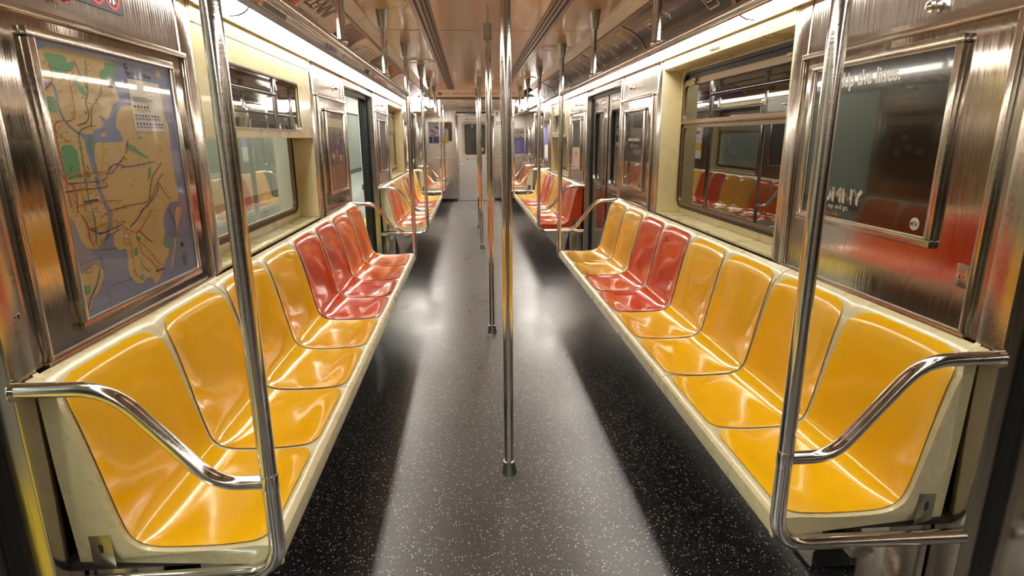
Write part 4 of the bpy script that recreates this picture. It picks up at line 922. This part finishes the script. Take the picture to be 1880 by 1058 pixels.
it = [(-1.0, 1.40, -.50, 1.70, 'pr_sky'), (-1.0, 1.26, -.76, 1.40, 'navy'), (-.76, 1.26, -.58, 1.40, 'pr_yellow'), (-.58, 1.30, -.50, 1.68, 'maroon'), (-.66, 1.56, -.52, 1.70, 'pr_brown'), (-.97, 1.42, -.86, 1.44, 'grey'), (-.80, 1.42, -.62, 1.425, 'grey'), (-.80, 1.45, -.62, 1.455, 'grey')]
it += [(-.93, 1.28+.042*q, -.90, 1.30+.042*q, 'white') for q in range(3)]+[(-.87, 1.283+.042*q, -.79, 1.295+.042*q, 'pr_blue') for q in range(3)]
pt = end_poster(-1.01, 1.17, -.49, 1.71, 'white, blue and yellow poster on the left of the end wall', 'white', it)
k = MB(); k.flat = True; PE = lambda u, v, *_: (u, END-.0105, v)
strip(k, [(-.96, 1.67), (-.86, 1.61)], .022, PE, 'pink'); strip(k, [(-.86, 1.61), (-.74, 1.54)], .03, PE, 'navy'); strip(k, [(-.95, 1.54), (-.86, 1.46)], .03, PE, 'pr_red'); k.build('drawn_figures', None, pt)
def blue_items(x0, x1):
    rb = random.Random(int(x0*100)); o = [(x0, 1.02, x1, 1.36, 'pr_blue')]
    for q in range(26): x = rb.uniform(x0, x1-.05); z = rb.uniform(1.34, 1.50); o.append((x, z, x+rb.uniform(.01, .05), z+rb.uniform(.01, .03), rb.choice(['grey', 'navy', 'pr_brown', 'bone', 'pr_blue'])))
    return o+[(x0+.04, 1.08+.04*q, x1-.08, 1.088+.04*q, 'white') for q in range(6)]
end_poster(.86, .985, 1.085, 1.56, 'violet-blue and white poster by the far right wall', 'white', blue_items(.86, 1.085))
end_poster(.60, .985, .80, 1.56, 'violet-blue poster half hidden behind the centre pole', 'white', blue_items(.60, .80))
t = thing('car_number_plate', (.53, END, 1.66), 'end wall number lettering 2390 right of the end door', 'sign')
k = MB(); k.flat = True; put_text(k, '2390', .10, lambda u, v, *_: (.455+u, END-.003, 1.64+v), None, .015); put_text(k, 'E', .09, lambda u, v, *_: (.47+u, END-.003, 1.84+v), None, .015)
for q in range(3): strip(k, [(.46, 1.60-.02*q), (.60, 1.60-.02*q)], .006, lambda u, v, *_: (u, END-.003, v))
k.build('lettering', 'ink', t)
# rear end of the car, behind the viewpoint
b = MB(); b.box((-1.34, BACK-.08, 0), (1.34, BACK, 2.25), 'steel_end'); struct(b.build('wall_back'))

# ------------------------------------------------------------------ station platform (left) and tunnel (right)
p = MB(); p.box((-5.0, -8, -.10), (-1.30, 36, -.03), 'plat_floor'); p.box((-2.03, -8, -.03), (-1.45, 36, -.026), 'tactile'); struct(p.build('platform_floor'))
p = MB(); p.box((-5.1, -8, -.1), (-5.0, 36, 3.2), 'tile'); p.box((-5.0, -8, -.03), (-4.97, 36, .14), 'grey'); p.box((-5.0, -8, 2.35), (-4.98, 36, 2.40), 'ink'); p.box((-5.0, -8, 2.40), (-4.98, 36, 3.2), 'plat_ceiling'); p.box((-5.1, 36, -.1), (0, 36.1, 3.2), 'tile'); struct(p.build('platform_wall'))  # upper wall coloured paler to stand in for a white glow
p = MB(); p.box((-5.1, -8, 3.2), (-1.3, 36, 3.3), 'plat_ceiling'); struct(p.build('platform_ceiling'))
p = MB(); p.box((-8, -8, -1.2), (6, 36, -1.15)); struct(p.build('track_bed', 'tunnel'))
p = MB(); p.box((3.0, -8, -1.2), (3.2, 36, 4)); p.box((-1.3, -8, 3.2), (3.2, 36, 3.4))
struct(p.build('tunnel_wall', 'tunnel'))
for n_, y in enumerate((-1.5, 2.2, 5.9, 9.6, 13.3, 17., 20.7, 24.4, 28.1)):
    c_ = MB(); c_.box((-3.15, y-.14, -.03), (-2.87, y+.14, 3.2), 'plat_ceiling', .02); c_.box((-3.17, y-.16, -.03), (-2.85, y+.16, .12), 'grey'); c_.box((-3.155, y-.10, 1.55), (-2.865, y+.10, 1.85), 'ink')
    tag(c_.build('platform_column'), 'pale square platform column seen through the left side openings', 'column', 'platform columns')
    t = thing('platform_light', (-3.6, y+1.8, 3.1), 'fluorescent strip under the platform ceiling', 'light', 'platform ceiling lights')
    q = MB(); q.box((-3.7, y+.6, 3.12), (-3.5, y+3.0, 3.16)); q.build('diffuser', 'plat_lamp', t)
    q = MB(); q.box((-3.72, y+.55, 3.15), (-3.48, y+3.05, 3.19)); q.build('housing', 'grey', t)

# ------------------------------------------------------------------ world, camera
w = bpy.data.worlds.new('world'); bpy.context.scene.world = w; w.use_nodes = True
w.node_tree.nodes['Background'].inputs[0].default_value = (.02, .018, .015, 1); w.node_tree.nodes['Background'].inputs[1].default_value = 1.
cd = bpy.data.cameras.new('camera'); cam = bpy.data.objects.new('camera', cd); C.objects.link(cam)
pitch, yaw, roll = .2524, .0702, -.0065
fwd = Vector((math.sin(yaw)*math.cos(pitch), math.cos(yaw)*math.cos(pitch), -math.sin(pitch)))
rt = Vector((math.cos(yaw), -math.sin(yaw), 0)); up = rt.cross(fwd)
rt, up = rt*math.cos(roll)+up*math.sin(roll), up*math.cos(roll)-rt*math.sin(roll)
m4 = Matrix((rt, up, -fwd)).transposed().to_4x4(); m4.translation = (-.1349, 0, 1.3568); cam.matrix_world = m4
cd.sensor_width = 36; cd.lens = 36*1067.33/1880; cd.clip_start = .02
bpy.context.scene.camera = cam
vs = bpy.context.scene.view_settings; vs.view_transform = 'Standard'; vs.look = 'None'; vs.exposure = .95; vs.gamma = 1
